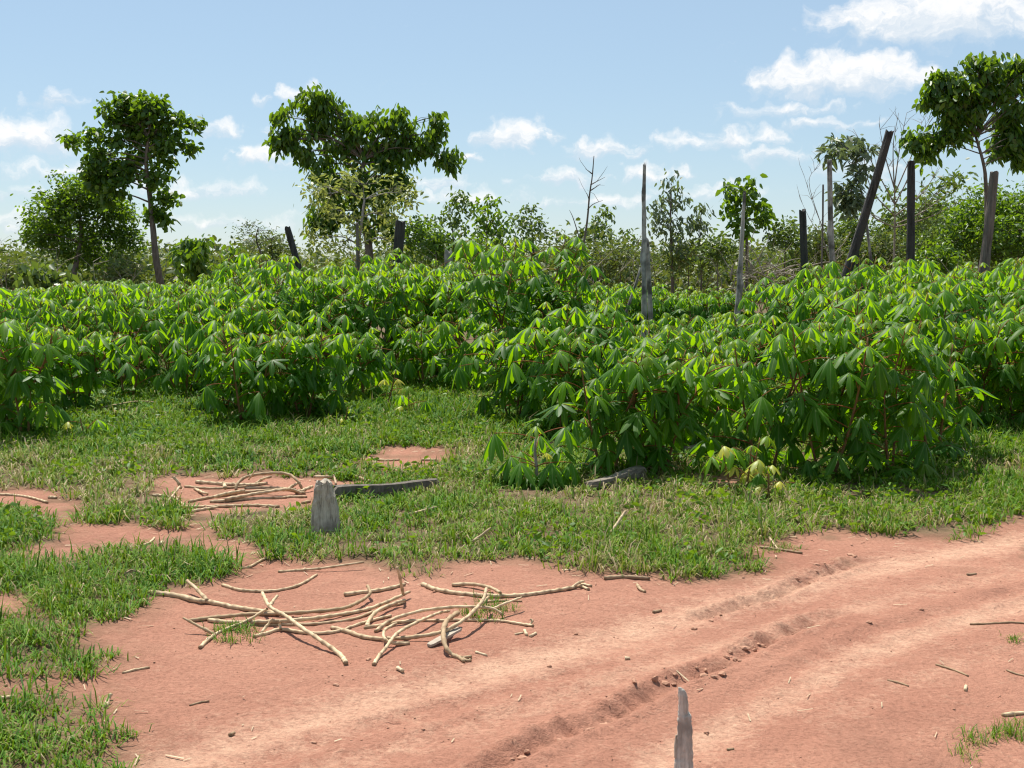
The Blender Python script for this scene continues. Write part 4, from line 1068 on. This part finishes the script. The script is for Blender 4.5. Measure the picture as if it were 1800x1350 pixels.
# heap of dead branches
def brush():
    rr = random.Random(31); Y = 27
    c = at(1345, 490, Y); root = empty('brush_pile', (c.x, Y, 0)); tag(root, 'pale tangled heap of dead branches right of the grey snag', 'brush pile')
    for i in range(64):
        b = MB(); px = rr.gauss(1350, 42); p0 = at(px, rr.uniform(470, 520), Y + rr.uniform(-.7, .7)); a = rr.uniform(-1.3, 1.3); l = rr.uniform(.35, 1.15)
        pts = [p0]; d = Vector((math.sin(a), rr.uniform(-.3, .3), math.cos(a) * rr.uniform(.2, 1)))
        for q_ in range(4):
            d += Vector((rr.uniform(-.45, .45), rr.uniform(-.3, .3), rr.uniform(-.35, .2))); pts.append(pts[-1] + d.normalized() * l / 4)
        pp = [p - Vector((c.x, Y, 0)) for p in catmull(pts, 3)]; r0 = rr.uniform(.007, .02)
        b.tube(pp, [r0 * (1 - .7 * j / (len(pp) - 1)) for j in range(len(pp))], 5)
        link('branch', b.mesh('branch', [MAT['twig']]), root)
brush()

# ------------------------------------------------------------------ charred poles and snags
def pole(name, label, Y, top, bot, w_top, w_bot, mat, seed=1, jag=0.03, cat='post', knots=(), group='charred and weathered poles standing in the crop', sub=0):
    rr = random.Random(seed); k = pix(Y)
    T = at(*top, Y); B = at(*bot, Y); d = T - B
    g = B - d * ((B.z + .12) / d.z) if d.z > 0 else B       # carry the axis down into the ground
    root = empty(name, (g.x, g.y, 0)); tag(root, label, cat, group)
    O = Vector((g.x, g.y, 0)); b = MB(); n = 16 + sub; sides = 11
    up = (T - g).normalized(); x = up.cross(Vector((0, 1, 0))).normalized(); y = up.cross(x)
    ph = [rr.uniform(0, 6.3) for _ in range(4)]; rings = []
    off = [rr.uniform(-1, 1) for _ in range(sides)]
    for i in range(n + 1):
        t = i / n; c = g.lerp(T, t) - O
        c += x * (.012 * math.sin(t * 5 + ph[0])) + y * (.012 * math.sin(t * 4 + ph[1]))
        w = (w_bot + (w_top - w_bot) * t) * k * .5
        ring = []
        for s in range(sides):
            an = 2 * math.pi * s / sides
            q_ = w * (1 + .10 * math.sin(3 * an + ph[2]) + .07 * off[s] + .07 * rr.uniform(-1, 1))
            for (kt, ka, kh) in knots: q_ += kh * math.exp(-((t - kt) / .035) ** 2) * max(0, math.cos(an - ka)) ** 3
            e = c + x * (math.cos(an) * q_) + y * (math.sin(an) * q_)
            if i == n: e += up * (jag * rr.uniform(-1, 1))
            ring.append(b.vert(e))
        rings.append(ring)
    for i in range(n):
        for s in range(sides):
            s2 = (s + 1) % sides; b.face((rings[i][s], rings[i][s2], rings[i + 1][s2], rings[i + 1][s]))
    cc = b.vert(T - O - up * jag * .5)
    for s in range(sides): b.face((rings[-1][s], rings[-1][(s + 1) % sides], cc))
    me = b.mesh('shaft', [MAT[mat]], False)
    link('shaft', me, root); return root
pole('charred_pole', 'long black charred pole leaning steeply above the crop', 15.5, (1563, 230), (1478, 512), 14, 21, 'char', 1, .02)
pole('charred_post', 'upright black charred post right of the leaning pole', 19.5, (1600, 283), (1601, 482), 12, 17, 'char', 2, .015)
pole('charred_post', 'short upright black post left of the leaning pole', 19, (1411, 370), (1413, 482), 12, 15, 'char', 3, .03)
pole('weathered_post', 'thick grey-brown post leaning slightly, under the tall edge tree', 20, (1749, 302), (1730, 460), 15, 22, 'greychar', 4, .02)
pole('pale_post', 'thin pale grey post left of the leaning black pole', 24, (1458, 280), (1462, 446), 8, 11, 'dead', 5, .03, knots=((.62, 0, .03),))
pole('charred_post', 'tilted black stub in front of the acacia tree', 20.5, (504, 400), (522, 458), 11, 13, 'char', 6, .02)
pole('charred_post', 'thick black post beside the pale lime tree', 20, (704, 389), (697, 462), 18, 21, 'char', 7, .02)
pole('charred_post', 'thin dark stake in front of the pale lime tree', 20, (628, 392), (628, 440), 5, 8, 'greychar', 8, .02)
pole('sawn_stub', 'pale sawn-off stub poking out of the crop by the thick black post', 21, (790, 440), (790, 462), 14, 15, 'dead', 9, .06)
pole('broken_snag', 'tall pale snag with a broken tip and a thicker lower trunk', 20, (1134, 288), (1131, 566), 5.5, 11, 'dead', 10, .06, 'dead trunk', ((.55, 0, .03), (.75, 2.5, .02), (.62, 3.2, .02), (.85, .3, .015)), sub=14)
pole('broken_snag', 'grey slab of trunk standing against the tall broken snag', 20.2, (1139, 422), (1141, 512), 6, 11, 'dead', 11, .07, 'dead trunk', sub=6)
pole('broken_snag', 'thin grey-brown snag leaning in front of the bright green tree', 24, (1310, 335), (1297, 522), 5, 13, 'dead', 12, .06, 'dead trunk', ((.4, 3, .03), (.5, 0.5, .03), (.18, 0, .04)), sub=10)
pole('thin_stake', 'very thin dark stake beside the pale post', 26, (1447, 325), (1444, 440), 3, 3.5, 'greychar', 13, .02)
pole('dead_prop', 'short dark forked prop at the foot of the leaning black pole', 16.2, (1500, 425), (1508, 470), 8, 10, 'char', 14, .02)
pole('pale_stake', 'thin pale stake leaning on the foot of the broken snag', 21, (1125, 470), (1110, 520), 4, 6, 'dead', 15, .02)

# foreground post, standing just in front of the camera
def fore_post():
    foot = hit(1203, 1440); Y = foot.y; rr = random.Random(12); k = pix(Y)
    root = empty('weathered_stake', (foot.x, foot.y, 0)); tag(root, 'thin weathered grey stake with a broken tip standing on the track', 'stake')
    prof = [(1205,1480,21,0),(1204,1400,20,0),(1201,1345,18.5,0),(1203,1325,15.5,0),(1204,1300,14,0),(1203,1270,13,0),(1203,1257,12.5,0),(1201,1251,9.8,0),(1201,1235,9,0),(1200,1222,8.6,0),(1198,1214,7,0),(1195,1208,2.2,0)]
    b = MB(); rings = []; sides = 12; off = [rr.uniform(-.16, .16) for _ in range(sides)]
    pts = []
    for i in range(len(prof) - 1):
        for q_ in range(4):
            t = q_ / 4; a, c = prof[i], prof[i + 1]; pts.append([a[j] + (c[j] - a[j]) * t for j in range(3)])
    pts.append(list(prof[-1][:3]))
    for (px, py, w) in pts:
        c = at(px + rr.uniform(-.5, .5), py, Y) - root.location; ring = []
        for s in range(sides):
            an = 2 * math.pi * s / sides; q_ = w * k * (1 + off[s] + .10 * rr.uniform(-1, 1))
            ring.append(b.vert(c + Vector((math.cos(an) * q_, math.sin(an) * q_ * .8, rr.uniform(-.002, .002)))))
        rings.append(ring)
    for i in range(len(rings) - 1):
        for s in range(sides):
            s2 = (s + 1) % sides; b.face((rings[i][s], rings[i][s2], rings[i + 1][s2], rings[i + 1][s]))
    b.face(rings[-1])
    link('shaft', b.mesh('shaft', [MAT['stake']], True), root)
    # split splinter on its flank
    b = MB(); c0 = at(1191, 1330, Y) - root.location; c1 = at(1189, 1292, Y) - root.location
    b.tube([c0, c0.lerp(c1, .5), c1], [.012, .010, .003], 5, wob=.15); link('splinter', b.mesh('splinter', [MAT['stump']], False), root)
fore_post()

def stump():
    A = hit(549, 932); Bp = hit(597, 930); Y = (A.y + Bp.y) / 2; O = hit(572, 931)
    root = empty('wood_stump', (O.x, O.y, 0)); tag(root, 'squat grey weathered wood stump standing by the back stick pile', 'stump')
    k = pix(Y); rr = random.Random(2)
    # four-sided hewn block, narrower at the top, corners worn
    out = [(-26, 935), (-25, 915), (-23, 895), (-20, 872), (-17, 852), (-14, 845)]
    outr = [(28, 935), (25, 915), (23, 895), (18, 872), (13, 852), (9, 845)]
    b = MB(); rings = []
    for i in range(len(out) * 3 - 2):
        f = i / 3; j = min(int(f), len(out) - 2); t = f - j
        xl = out[j][0] + (out[j + 1][0] - out[j][0]) * t; xr = outr[j][0] + (outr[j + 1][0] - outr[j][0]) * t; yy = out[j][1] + (out[j + 1][1] - out[j][1]) * t
        z = (at(572, yy, Y) - root.location).z; dp = 22 * k * (1 - .35 * i / 15); ring = []
        for s in range(16):
            an = 2 * math.pi * (s + .5) / 16; cx_, cy_ = math.cos(an), math.sin(an)
            m = 1 / max(abs(cx_), abs(cy_)) ** .75                       # squared-off section
            w = (xr if cx_ > 0 else -xl) * k
            q_ = m * (1 + .05 * rr.uniform(-1, 1))
            ring.append(b.vert((cx_ * q_ * w, cy_ * q_ * dp, z + (rr.uniform(-.015, .012) if i == len(out) * 3 - 3 else 0))))
        rings.append(ring)
    for i in range(len(rings) - 1):
        for s in range(16):
            s2 = (s + 1) % 16; b.face((rings[i][s], rings[i][s2], rings[i + 1][s2], rings[i + 1][s]))
    zt = (at(572, 846, Y) - root.location).z
    c = b.vert((-.01, 0, zt - .01))
    for s in range(16): b.face((rings[-1][s], rings[-1][(s + 1) % 16], c))
    link('block', b.mesh('block', [MAT['stump']], False), root)
    b = MB(); p0 = at(594, 930, Y) - root.location - Vector((0, .06, 0)); p1 = at(595, 905, Y) - root.location - Vector((0, .05, 0))
    b.tube([p0, p0.lerp(p1, .6), p1], [.016, .012, .004], 5, wob=.15); link('splinter', b.mesh('splinter', [MAT['stump']], False), root)
stump()

def log(name, label, p0, p1, w0, w1, mat, seed, hgt=.5):
    """beam lying on the ground: ends given as picture points of its lower front edge"""
    A = hit(*p0); B = hit(*p1); rr = random.Random(seed)
    r0 = w0 * pix(A.y) * .5; r1 = w1 * pix(B.y) * .5
    A.z = gh(A.x, A.y) + r0 * .95; B.z = gh(B.x, B.y) + r1 * .95; A.y += r0; B.y += r1
    root = empty(name, (A.x, A.y, 0)); tag(root, label, 'log')
    O = root.location.copy(); b = MB(); n = 14; d = (B - A).normalized(); x = d.cross(Vector((0, 0, 1))).normalized(); y = x.cross(d); rings = []
    off = [rr.uniform(-1, 1) for _ in range(12)]
    for i in range(n + 1):
        t = i / n; c = A.lerp(B, t) - O; r = r0 + (r1 - r0) * t; ring = []
        c += Vector((0, 0, .006 * math.sin(t * 7 + seed)))
        for s in range(12):
            an = 2 * math.pi * (s + .5) / 12; m = 1 / max(abs(math.cos(an)), abs(math.sin(an))) ** .6
            q_ = r * m * .9 * (1 + .07 * off[s] + .05 * rr.uniform(-1, 1))
            e = c + x * (math.cos(an) * q_ * 1.1) + y * (math.sin(an) * q_)
            if i in (0, n): e += d * rr.uniform(-.02, .02)
            ring.append(b.vert(e))
        rings.append(ring)
    for i in range(n):
        for s in range(12):
            s2 = (s + 1) % 12; b.face((rings[i][s], rings[i][s2], rings[i + 1][s2], rings[i + 1][s]))
    b.face(rings[0][::-1]); b.face(rings[-1])
    link('timber', b.mesh('timber', [MAT[mat]], False), root)
log('charred_log', 'dark burnt beam lying in the grass behind the stump', (585, 880), (766, 860), 27, 20, 'greychar', 1)
log('fallen_log', 'grey beam end lying under the big front bush', (1035, 862), (1128, 842), 15, 24, 'log', 2)
log('fallen_log', 'grey beam lying in the gap between the two big front bushes', (1205, 806), (1262, 793), 22, 20, 'log', 3)
log('fallen_log', 'dark thin log behind the low plant with the pale stem', (812, 838), (880, 832), 10, 9, 'greychar', 4)
log('fallen_log', 'pale narrow log along the back of the grass strip at the frame edge', (1672, 752), (1812, 750), 9, 9, 'dead', 5)

# ------------------------------------------------------------------ sticks
STICK_N = [0]
def stick(label, paths, wpx, mat='stick', group=None, name='cassava_stick', cat='stick', jag=True):
    """paths: list of picture polylines (px, py[, height above ground]); the first is the stick, others its forks"""
    seed = STICK_N[0]; STICK_N[0] += 1
    rr = random.Random(900 + seed); b = MB(); O = None
    for pi, path in enumerate(paths):
        pts = []
        w = wpx * .9 * (1 if pi == 0 else .75)
        for q_ in path:
            z = q_[2] if len(q_) > 2 else 0
            p0 = hit(q_[0], q_[1], 0)
            r_ = w * pix(p0.y) * .5
            g = gh(p0.x, p0.y)
            pts.append(hit(q_[0], q_[1], g + r_ * .8 + z))
        if O is None: O = pts[0].copy(); O.z = 0
        L_ = sum((pts[i + 1] - pts[i]).length for i in range(len(pts) - 1))
        pp = catmull([p - O for p in pts], max(4, int(L_ / .016 / max(1, len(pts) - 1))))
        n = len(pp); r0 = w * pix(pts[0].y) * .5
        acc = 0; nxt = rr.uniform(.02, .05); rad = []; nod = []
        for i in range(n):
            if i: acc += (pp[i] - pp[i - 1]).length
            isn = False
            if acc > nxt: nxt = acc + rr.uniform(.035, .075); isn = True
            t = i / (n - 1)
            r_ = r0 * (1.06 - .25 * t) * (1 + .06 * rr.uniform(-1, 1)) * (1.28 if isn else 1)
            rad.append(r_); nod.append(1.0 if isn and rr.random() < .75 else (.15 if isn else 0))
        for i in range(1, n - 1): pp[i] = pp[i] + Vector((rr.uniform(-1, 1), rr.uniform(-1, 1), rr.uniform(-.5, .5))) * r0 * .14
        rings = b.tube(pp, rad, 8, 0, True, wob=.07, rr=rr)
        for i, ring in enumerate(rings):
            for v in ring: b.a[v] = nod[i] * rr.uniform(.2, 1)
        for v in rings[0] + rings[-1]: b.a[v] = .8
    o = link(name, b.mesh(name, [MAT[mat]], True, 'node'), None); o.location = O
    return tag(o, label, cat, group)

G1 = 'sticks of the front pile'
stick('thickest forked pale stick reaching out of the grass into the front pile', [[(263,1041),(303,1046),(348,1056),(365,1057),(405,1066),(450,1073),(490,1079)],[(365,1056,.005),(346,1036,.03),(329,1021,.045)]], 10, group=G1)
stick('long pale stick of the front pile ending in an upturned hook', [[(333,1091),(383,1085),(439,1080),(505,1078,.01),(592,1071,.02),(625,1061,.02),(645,1049,.02),(651,1041,.03),(646,1030,.04)]], 8, group=G1)
stick('long pale stick with an upright twig at its far end', [[(366,1090),(406,1094),(461,1093,.01),(517,1090,.012),(572,1084,.01),(637,1073),(675,1060,.01),(720,1040,.02)],[(709,1046,.02),(704,1020,.10),(698,997,.16)]], 8, group=G1)
stick('stick lying just below the hooked one, bowed slightly downward', [[(430,1097),(500,1098),(560,1096),(620,1088),(660,1074),(700,1062),(712,1058)]], 6, group=G1)
stick('short stick tilted up at the near end of the front pile', [[(378,1115),(350,1101,.03),(322,1086,.06)]], 6, group=G1)
stick('stick with a dark cut end beside the small grass tuft', [[(351,1138),(370,1121),(392,1108),(432,1092,.02),(470,1070,.05)]], 7, group=G1)
stick('long forked stick lying across the top of the front pile', [[(608,1166),(597,1150,.0),(561,1124,.03),(528,1102,.05),(503,1083,.06),(474,1066,.07),(461,1041,.08)],[(474,1066,.07),(481,1055,.08),(488,1047,.09)]], 9, group=G1)
stick('short pale peg tilted over the grass tuft', [[(459,1113,.0),(470,1099,.02),(479,1087,.05)]], 6, group=G1)
stick('stick running from the grass tuft to the middle of the front pile', [[(445,1119),(470,1113),(494,1106),(528,1111),(561,1113),(597,1109),(625,1099),(662,1088),(687,1082)],[(494,1106,.005),(492,1098,.02),(492,1092,.04)]], 7, group=G1)
stick('long bowed stick sweeping from the middle up to an upright tip', [[(583,1103),(614,1111),(638,1119),(675,1123,.005),(725,1120,.01),(775,1111,.03),(812,1092,.06),(837,1070,.07),(850,1052,.08),(855,1034,.10)]], 8, group=G1)
stick('arched stick with a small fork at its far tip', [[(660,1110),(682,1093,.02),(712,1081,.03),(750,1072,.04),(800,1067,.05),(837,1067,.05),(867,1070,.04),(885,1082,.01)],[(867,1070,.04),(890,1060,.05),(917,1050,.05)]], 7, group=G1)
stick('stick with a split white end pointing at the camera', [[(657,1168),(665,1155),(680,1136,.02),(700,1112,.04),(737,1092,.04),(770,1078,.03),(790,1074,.02)]], 7.5, group=G1)
stick('tightly hooked stick curled round like a letter C', [[(720,1131),(687,1130,.01),(675,1120,.03),(677,1107,.04),(697,1096,.04)]], 6.5, group=G1)
stick('straight stick running out of the pile toward the bare track', [[(640,1104),(717,1092),(775,1091),(825,1090),(875,1091),(912,1096),(937,1100)],[(930,1099),(936,1092,.01),(932,1088,.02)]], 6.5, group=G1)
stick('thick bent stick with a frayed root end', [[(805,1077,.05),(785,1092,.06),(779,1117,.05),(785,1140,.02),(797,1152),(812,1157)],[(810,1156),(820,1161),(828,1160)],[(810,1156),(820,1155),(829,1154)],[(808,1156),(816,1163)]], 9, group=G1)
stick('bent stick leaning in the middle of the front pile', [[(645,1102),(650,1088,.01),(665,1073,.02),(700,1058,.02),(712,1055,.02)]], 7.5, group=G1)
stick('brownish straight stick at the back of the front pile', [[(605,1045),(637,1041),(675,1036),(712,1027)]], 8, group=G1)
stick('long gently curved stick behind the front pile with a frayed root tuft', [[(742,1027),(775,1038),(837,1046),(900,1047),(950,1042),(1010,1032)],[(1005,1033),(1018,1024,.02),(1026,1022,.02)],[(1005,1033),(1020,1030),(1035,1036)],[(1008,1032),(1022,1027),(1040,1030)]], 8, group=G1)
stick('short bent stick above the long curved one with the root tuft', [[(795,1028),(830,1027,.01),(862,1033,.02),(880,1042,.02)]], 7, group=G1)
stick('thin straw-coloured stick beside the forked tip', [[(850,1058),(880,1056),(918,1057)]], 4, group=G1)
stick('short thick stick end beside the thin grass tuft', [[(846,1066),(853,1056,.02),(859,1049,.03)]], 7, group=G1)
stick('curved stick lying between the front pile and the grass edge', [[(391,1028),(417,1036),(450,1039),(492,1037),(528,1027),(557,1010)]], 6, group='loose sticks on the soil')
stick('straight stick half in the grass edge above the front pile', [[(489,1005),(528,1002),(572,998,.01),(640,988,.03)]], 5, group='loose sticks on the soil')
stick('bent stick on the soil between the two grass patches', [[(421,999),(439,996),(463,983),(492,973)]], 5, group='loose sticks on the soil')

G2 = 'sticks of the back pile'
def bp(label, *paths, w=6): stick(label, [list(p) for p in paths], w, group=G2)
bp('raised crooked stub at the near end of the back pile', [(318,858,.05),(313,848,.09),(305,838,.13)])
bp('thin stick crossing down from the raised stub into the grass', [(316,855,.08),(303,872,.04),(287,889),(271,901)], w=4)
bp('thick short stick along the back edge of the back pile', [(345,847),(397,851),(440,852),(470,849)], w=7)
bp('high arched stick bridging the back pile', [(415,861),(417,851,.03),(433,838,.07),(470,832,.09),(504,833,.09),(522,844,.06),(531,860)], w=6)
bp('longest slightly bowed stick across the middle of the back pile', [(332,882),(372,874),(433,865,.01),(494,861,.02),(537,867)], w=6)
bp('straight stick below the longest one in the back pile', [(369,882),(433,877),(504,874)], w=6)
bp('frontmost long stick of the back pile', [(293,891),(342,891),(384,890),(439,888),(491,890)], w=6)
bp('short stick touching the near end of the frontmost long stick', [(332,900),(360,895),(384,891,.01)], w=6)
bp('short pale stick at the outer corner of the back pile', [(268,870),(285,871),(302,874)], w=5)
bp('short slanting stick at the near end of the back pile', [(305,873,.01),(315,881),(326,890)], w=5)
bp('thin stick behind the near end of the back pile', [(325,855),(360,858),(390,858),(433,855)], w=5)
bp('crossed short stick near the stump', [(505,860),(517,853,.02),(527,847,.04)], w=6)
bp('stubby stick against the stump', [(520,866),(535,861,.01),(549,855,.02)], w=7)
bp('short twig standing up behind the arched stick', [(449,850),(462,842,.03),(477,838,.05)], w=5)
bp('thin dark twig sticking up over the arch', [(437,843,.06),(442,836,.09),(448,828,.12)], w=3.5)
bp('long stick lying over the middle of the back pile', [(395,878,.01),(449,868,.03),(494,861,.04),(513,860,.03),(531,867)], w=6)
bp('kinked stick inside the near half of the back pile', [(342,859),(357,866,.01),(366,868)], w=5)
bp('straight stick end lying toward the stump', [(500,874),(520,873),(540,873)], w=5)
bp('short bright piece close to the foot of the stump', [(531,884),(545,881)], w=6)
bp('slanting stick in the centre of the back pile', [(374,874,.02),(400,867,.03),(430,862,.03)], w=6)
bp('short broken stub on top of the back pile', [(396,858,.04),(394,851,.05),(392,848,.06)], w=7)
bp('thin stick running under the arch', [(430,858),(480,857),(520,860)], w=4.5)

G3 = 'loose sticks on the soil'
for lab, pth, w, mt in (
    ('stick lying behind the top of the stump', [(552,838,.02),(570,838,.02),(588,838,.02)], 5, 'stick'),
    ('short twig standing behind the stump', [(591,852),(588,840,.04),(586,834,.06)], 4, 'stick'),
    ('broken stick on the grass right of the stump', [(609,832,.01),(628,838,.01),(650,846,.01)], 6, 'stick'),
    ('thin stick lying in the grass near the dark burnt beam', [(727,902,.03),(748,896,.03),(771,890,.03)], 4, 'stick'),
    ('pale stick leaning in the grass above the front pile', [(831,952,.03),(846,941,.06),(863,928,.10)], 5, 'stick'),
    ('stout pale stick leaning in the dry grass below the front bushes', [(1073,938,.03),(1086,918,.08),(1100,898,.14)], 6, 'stick'),
    ('thin straw stalk beside the stout leaning stick', [(1094,938,.02),(1096,928,.05),(1098,916,.09)], 3, 'stick'),
    ('brown stick along the grass edge above the track', [(1062,1016),(1100,1014),(1142,1017)], 8, 'stick_brown'),
    ('small pale stick beside the brown stick at the grass edge', [(1120,1028),(1126,1036),(1134,1040)], 6, 'stick'),
    ('long stick lying at the frame edge left of the dry grass', [(-20,868),(20,870),(52,874),(84,883)], 5, 'stick'),
    ('short thick chip of stick by the left grass', [(139,875),(148,871),(155,868)], 7, 'stick'),
    ('thin twig beside the thick chip of stick', [(146,862,.02),(156,868,.01),(166,873)], 3, 'stick'),
    ('short white piece next to the long frame edge stick', [(86,874),(100,875)], 6, 'stick'),
    ('bent pale stick on the bare soil patch', [(238,963),(252,958),(264,953),(272,945)], 5, 'stick'),
    ('tiny white chip near the bent pale stick', [(281,957),(286,952)], 7, 'chip'),
    ('curved thin stick lying in the middle grass patch', [(218,1010,.02),(233,1002,.03),(255,1009,.03),(285,1012,.03),(315,1008,.02)], 4.5, 'stick_brown'),
    ('pale stick at the frame edge between the lower grass patches', [(-20,1229),(10,1226),(30,1223)], 8, 'stick'),
    ('short straw stick beside the lower grass patches', [(215,1183),(238,1177),(263,1173)], 5, 'stick'),
    ('brown twig on the soil below the straw stick', [(333,1240),(350,1235),(368,1232)], 4, 'stick_brown'),
    ('white ended stick at the frame edge above the half dry tuft', [(1762,1257),(1785,1254),(1830,1252)], 8, 'stick'),
    ('pale stick on the small bare patch in the grass', [(648,806),(675,809),(702,808)], 4.5, 'stick'),
    ('short stick at the right of the small bare patch', [(742,808),(766,809)], 6, 'stick'),
    ('pale stick at the front rim of the small bare patch', [(705,826),(722,820)], 5, 'stick'),
    ('long brown twig on the track at the frame edge', [(1705,1097),(1740,1096),(1780,1094),(1815,1097)], 4, 'stick_brown'),
    ('thin brown twig lying across the track', [(1645,1168),(1675,1177),(1702,1188)], 4, 'stick_brown'),
    ('second thin twig on the track near the white peg', [(1560,1196),(1580,1200),(1597,1206)], 4, 'stick_brown'),
    ('tiny white peg on the track', [(1697,1213),(1698,1206)], 7, 'chip'),
    ('forked dry twig on the track near the frame edge', [(1770,1178),(1785,1184),(1810,1190)], 4, 'stick_brown'),
    ('brown twig on the track below the rut', [(1700,1010),(1716,1009)], 5, 'stick_brown'),
    ('bundle of dry straw stalks at the grass edge', [(1335,962),(1370,966),(1410,972)], 5, 'stick_brown'),
    ('pale straw stalk over the dry bundle', [(1352,944,.04),(1360,955,.02),(1368,966)], 3.5, 'stick'),
    ('long pale stalk lying in front of the low cassava bushes', [(180,716,.06),(240,706,.05),(285,708,.03)], 3.5, 'stick'),
    ('pale stalk on the grass strip at the frame edge', [(1700,787,.04),(1740,785,.04),(1785,786,.04)], 3.5, 'stick'),
    ('pale chip in front of the root ended stick', [(836,1146),(856,1152)], 5, 'chip'),
    ('small white chip below the front pile', [(699,1174),(708,1179)], 8, 'chip'),
    ('white chip on the soil beside the straight stick end', [(905,1115),(920,1112)], 4, 'chip'),
    ('pair of cream root crumbs on the soil', [(922,1108),(926,1116)], 6, 'chip'),
    ('cream root crumb farthest from the front pile', [(932,1118),(942,1113)], 6, 'chip'),
    ('orange dry leaf curl on the bare track', [(1148,1076),(1162,1073)], 6, 'stick_brown'),
    ('dark pebble-like twig end on the lower track', [(1278,1318),(1290,1316)], 6, 'stick_brown'),
    ('pale stone chip on the dusty wheel track', [(1099,1157),(1107,1157)], 7, 'chip'),
    ('pale split chip beside the lower grass patch', [(186,1242),(190,1230),(196,1219,.02)], 9, 'chip'),
    ('dark seed husk on the lower soil', [(404,1292),(412,1288)], 8, 'stick_brown'),
):
    stick(lab, [pth], w, mt, G3, 'chip' if mt == 'chip' else 'loose_stick', 'wood chip' if mt == 'chip' else 'stick')
# flat wood sliver
def sliver():
    a = hit(754, 1140); b_ = hit(808, 1110, .02); d = (b_ - a); s = Vector((-d.y, d.x, 0)).normalized() * .017; up = Vector((0, 0, .010)); b = MB()
    z0 = gh(a.x, a.y) + .004; a.z = z0
    rows = []
    for t, w in ((0, .55), (.06, .9), (.5, 1.0), (.95, .95), (1, .7)):
        c = a + d * t; rows.append([b.vert(c - s * w - a), b.vert(c + s * w - a), b.vert(c + s * w + up - a), b.vert(c - s * w + up - a)])
    for i in range(4):
        for k in range(4): b.face((rows[i][k], rows[i][(k + 1) % 4], rows[i + 1][(k + 1) % 4], rows[i + 1][k]))
    b.face(rows[0][::-1]); b.face(rows[-1])
    o = link('wood_sliver', b.mesh('wood_sliver', [MAT['slat']], False)); o.location = a
    tag(o, 'flat grey wood sliver under the root ended stick', 'wood sliver')
sliver()
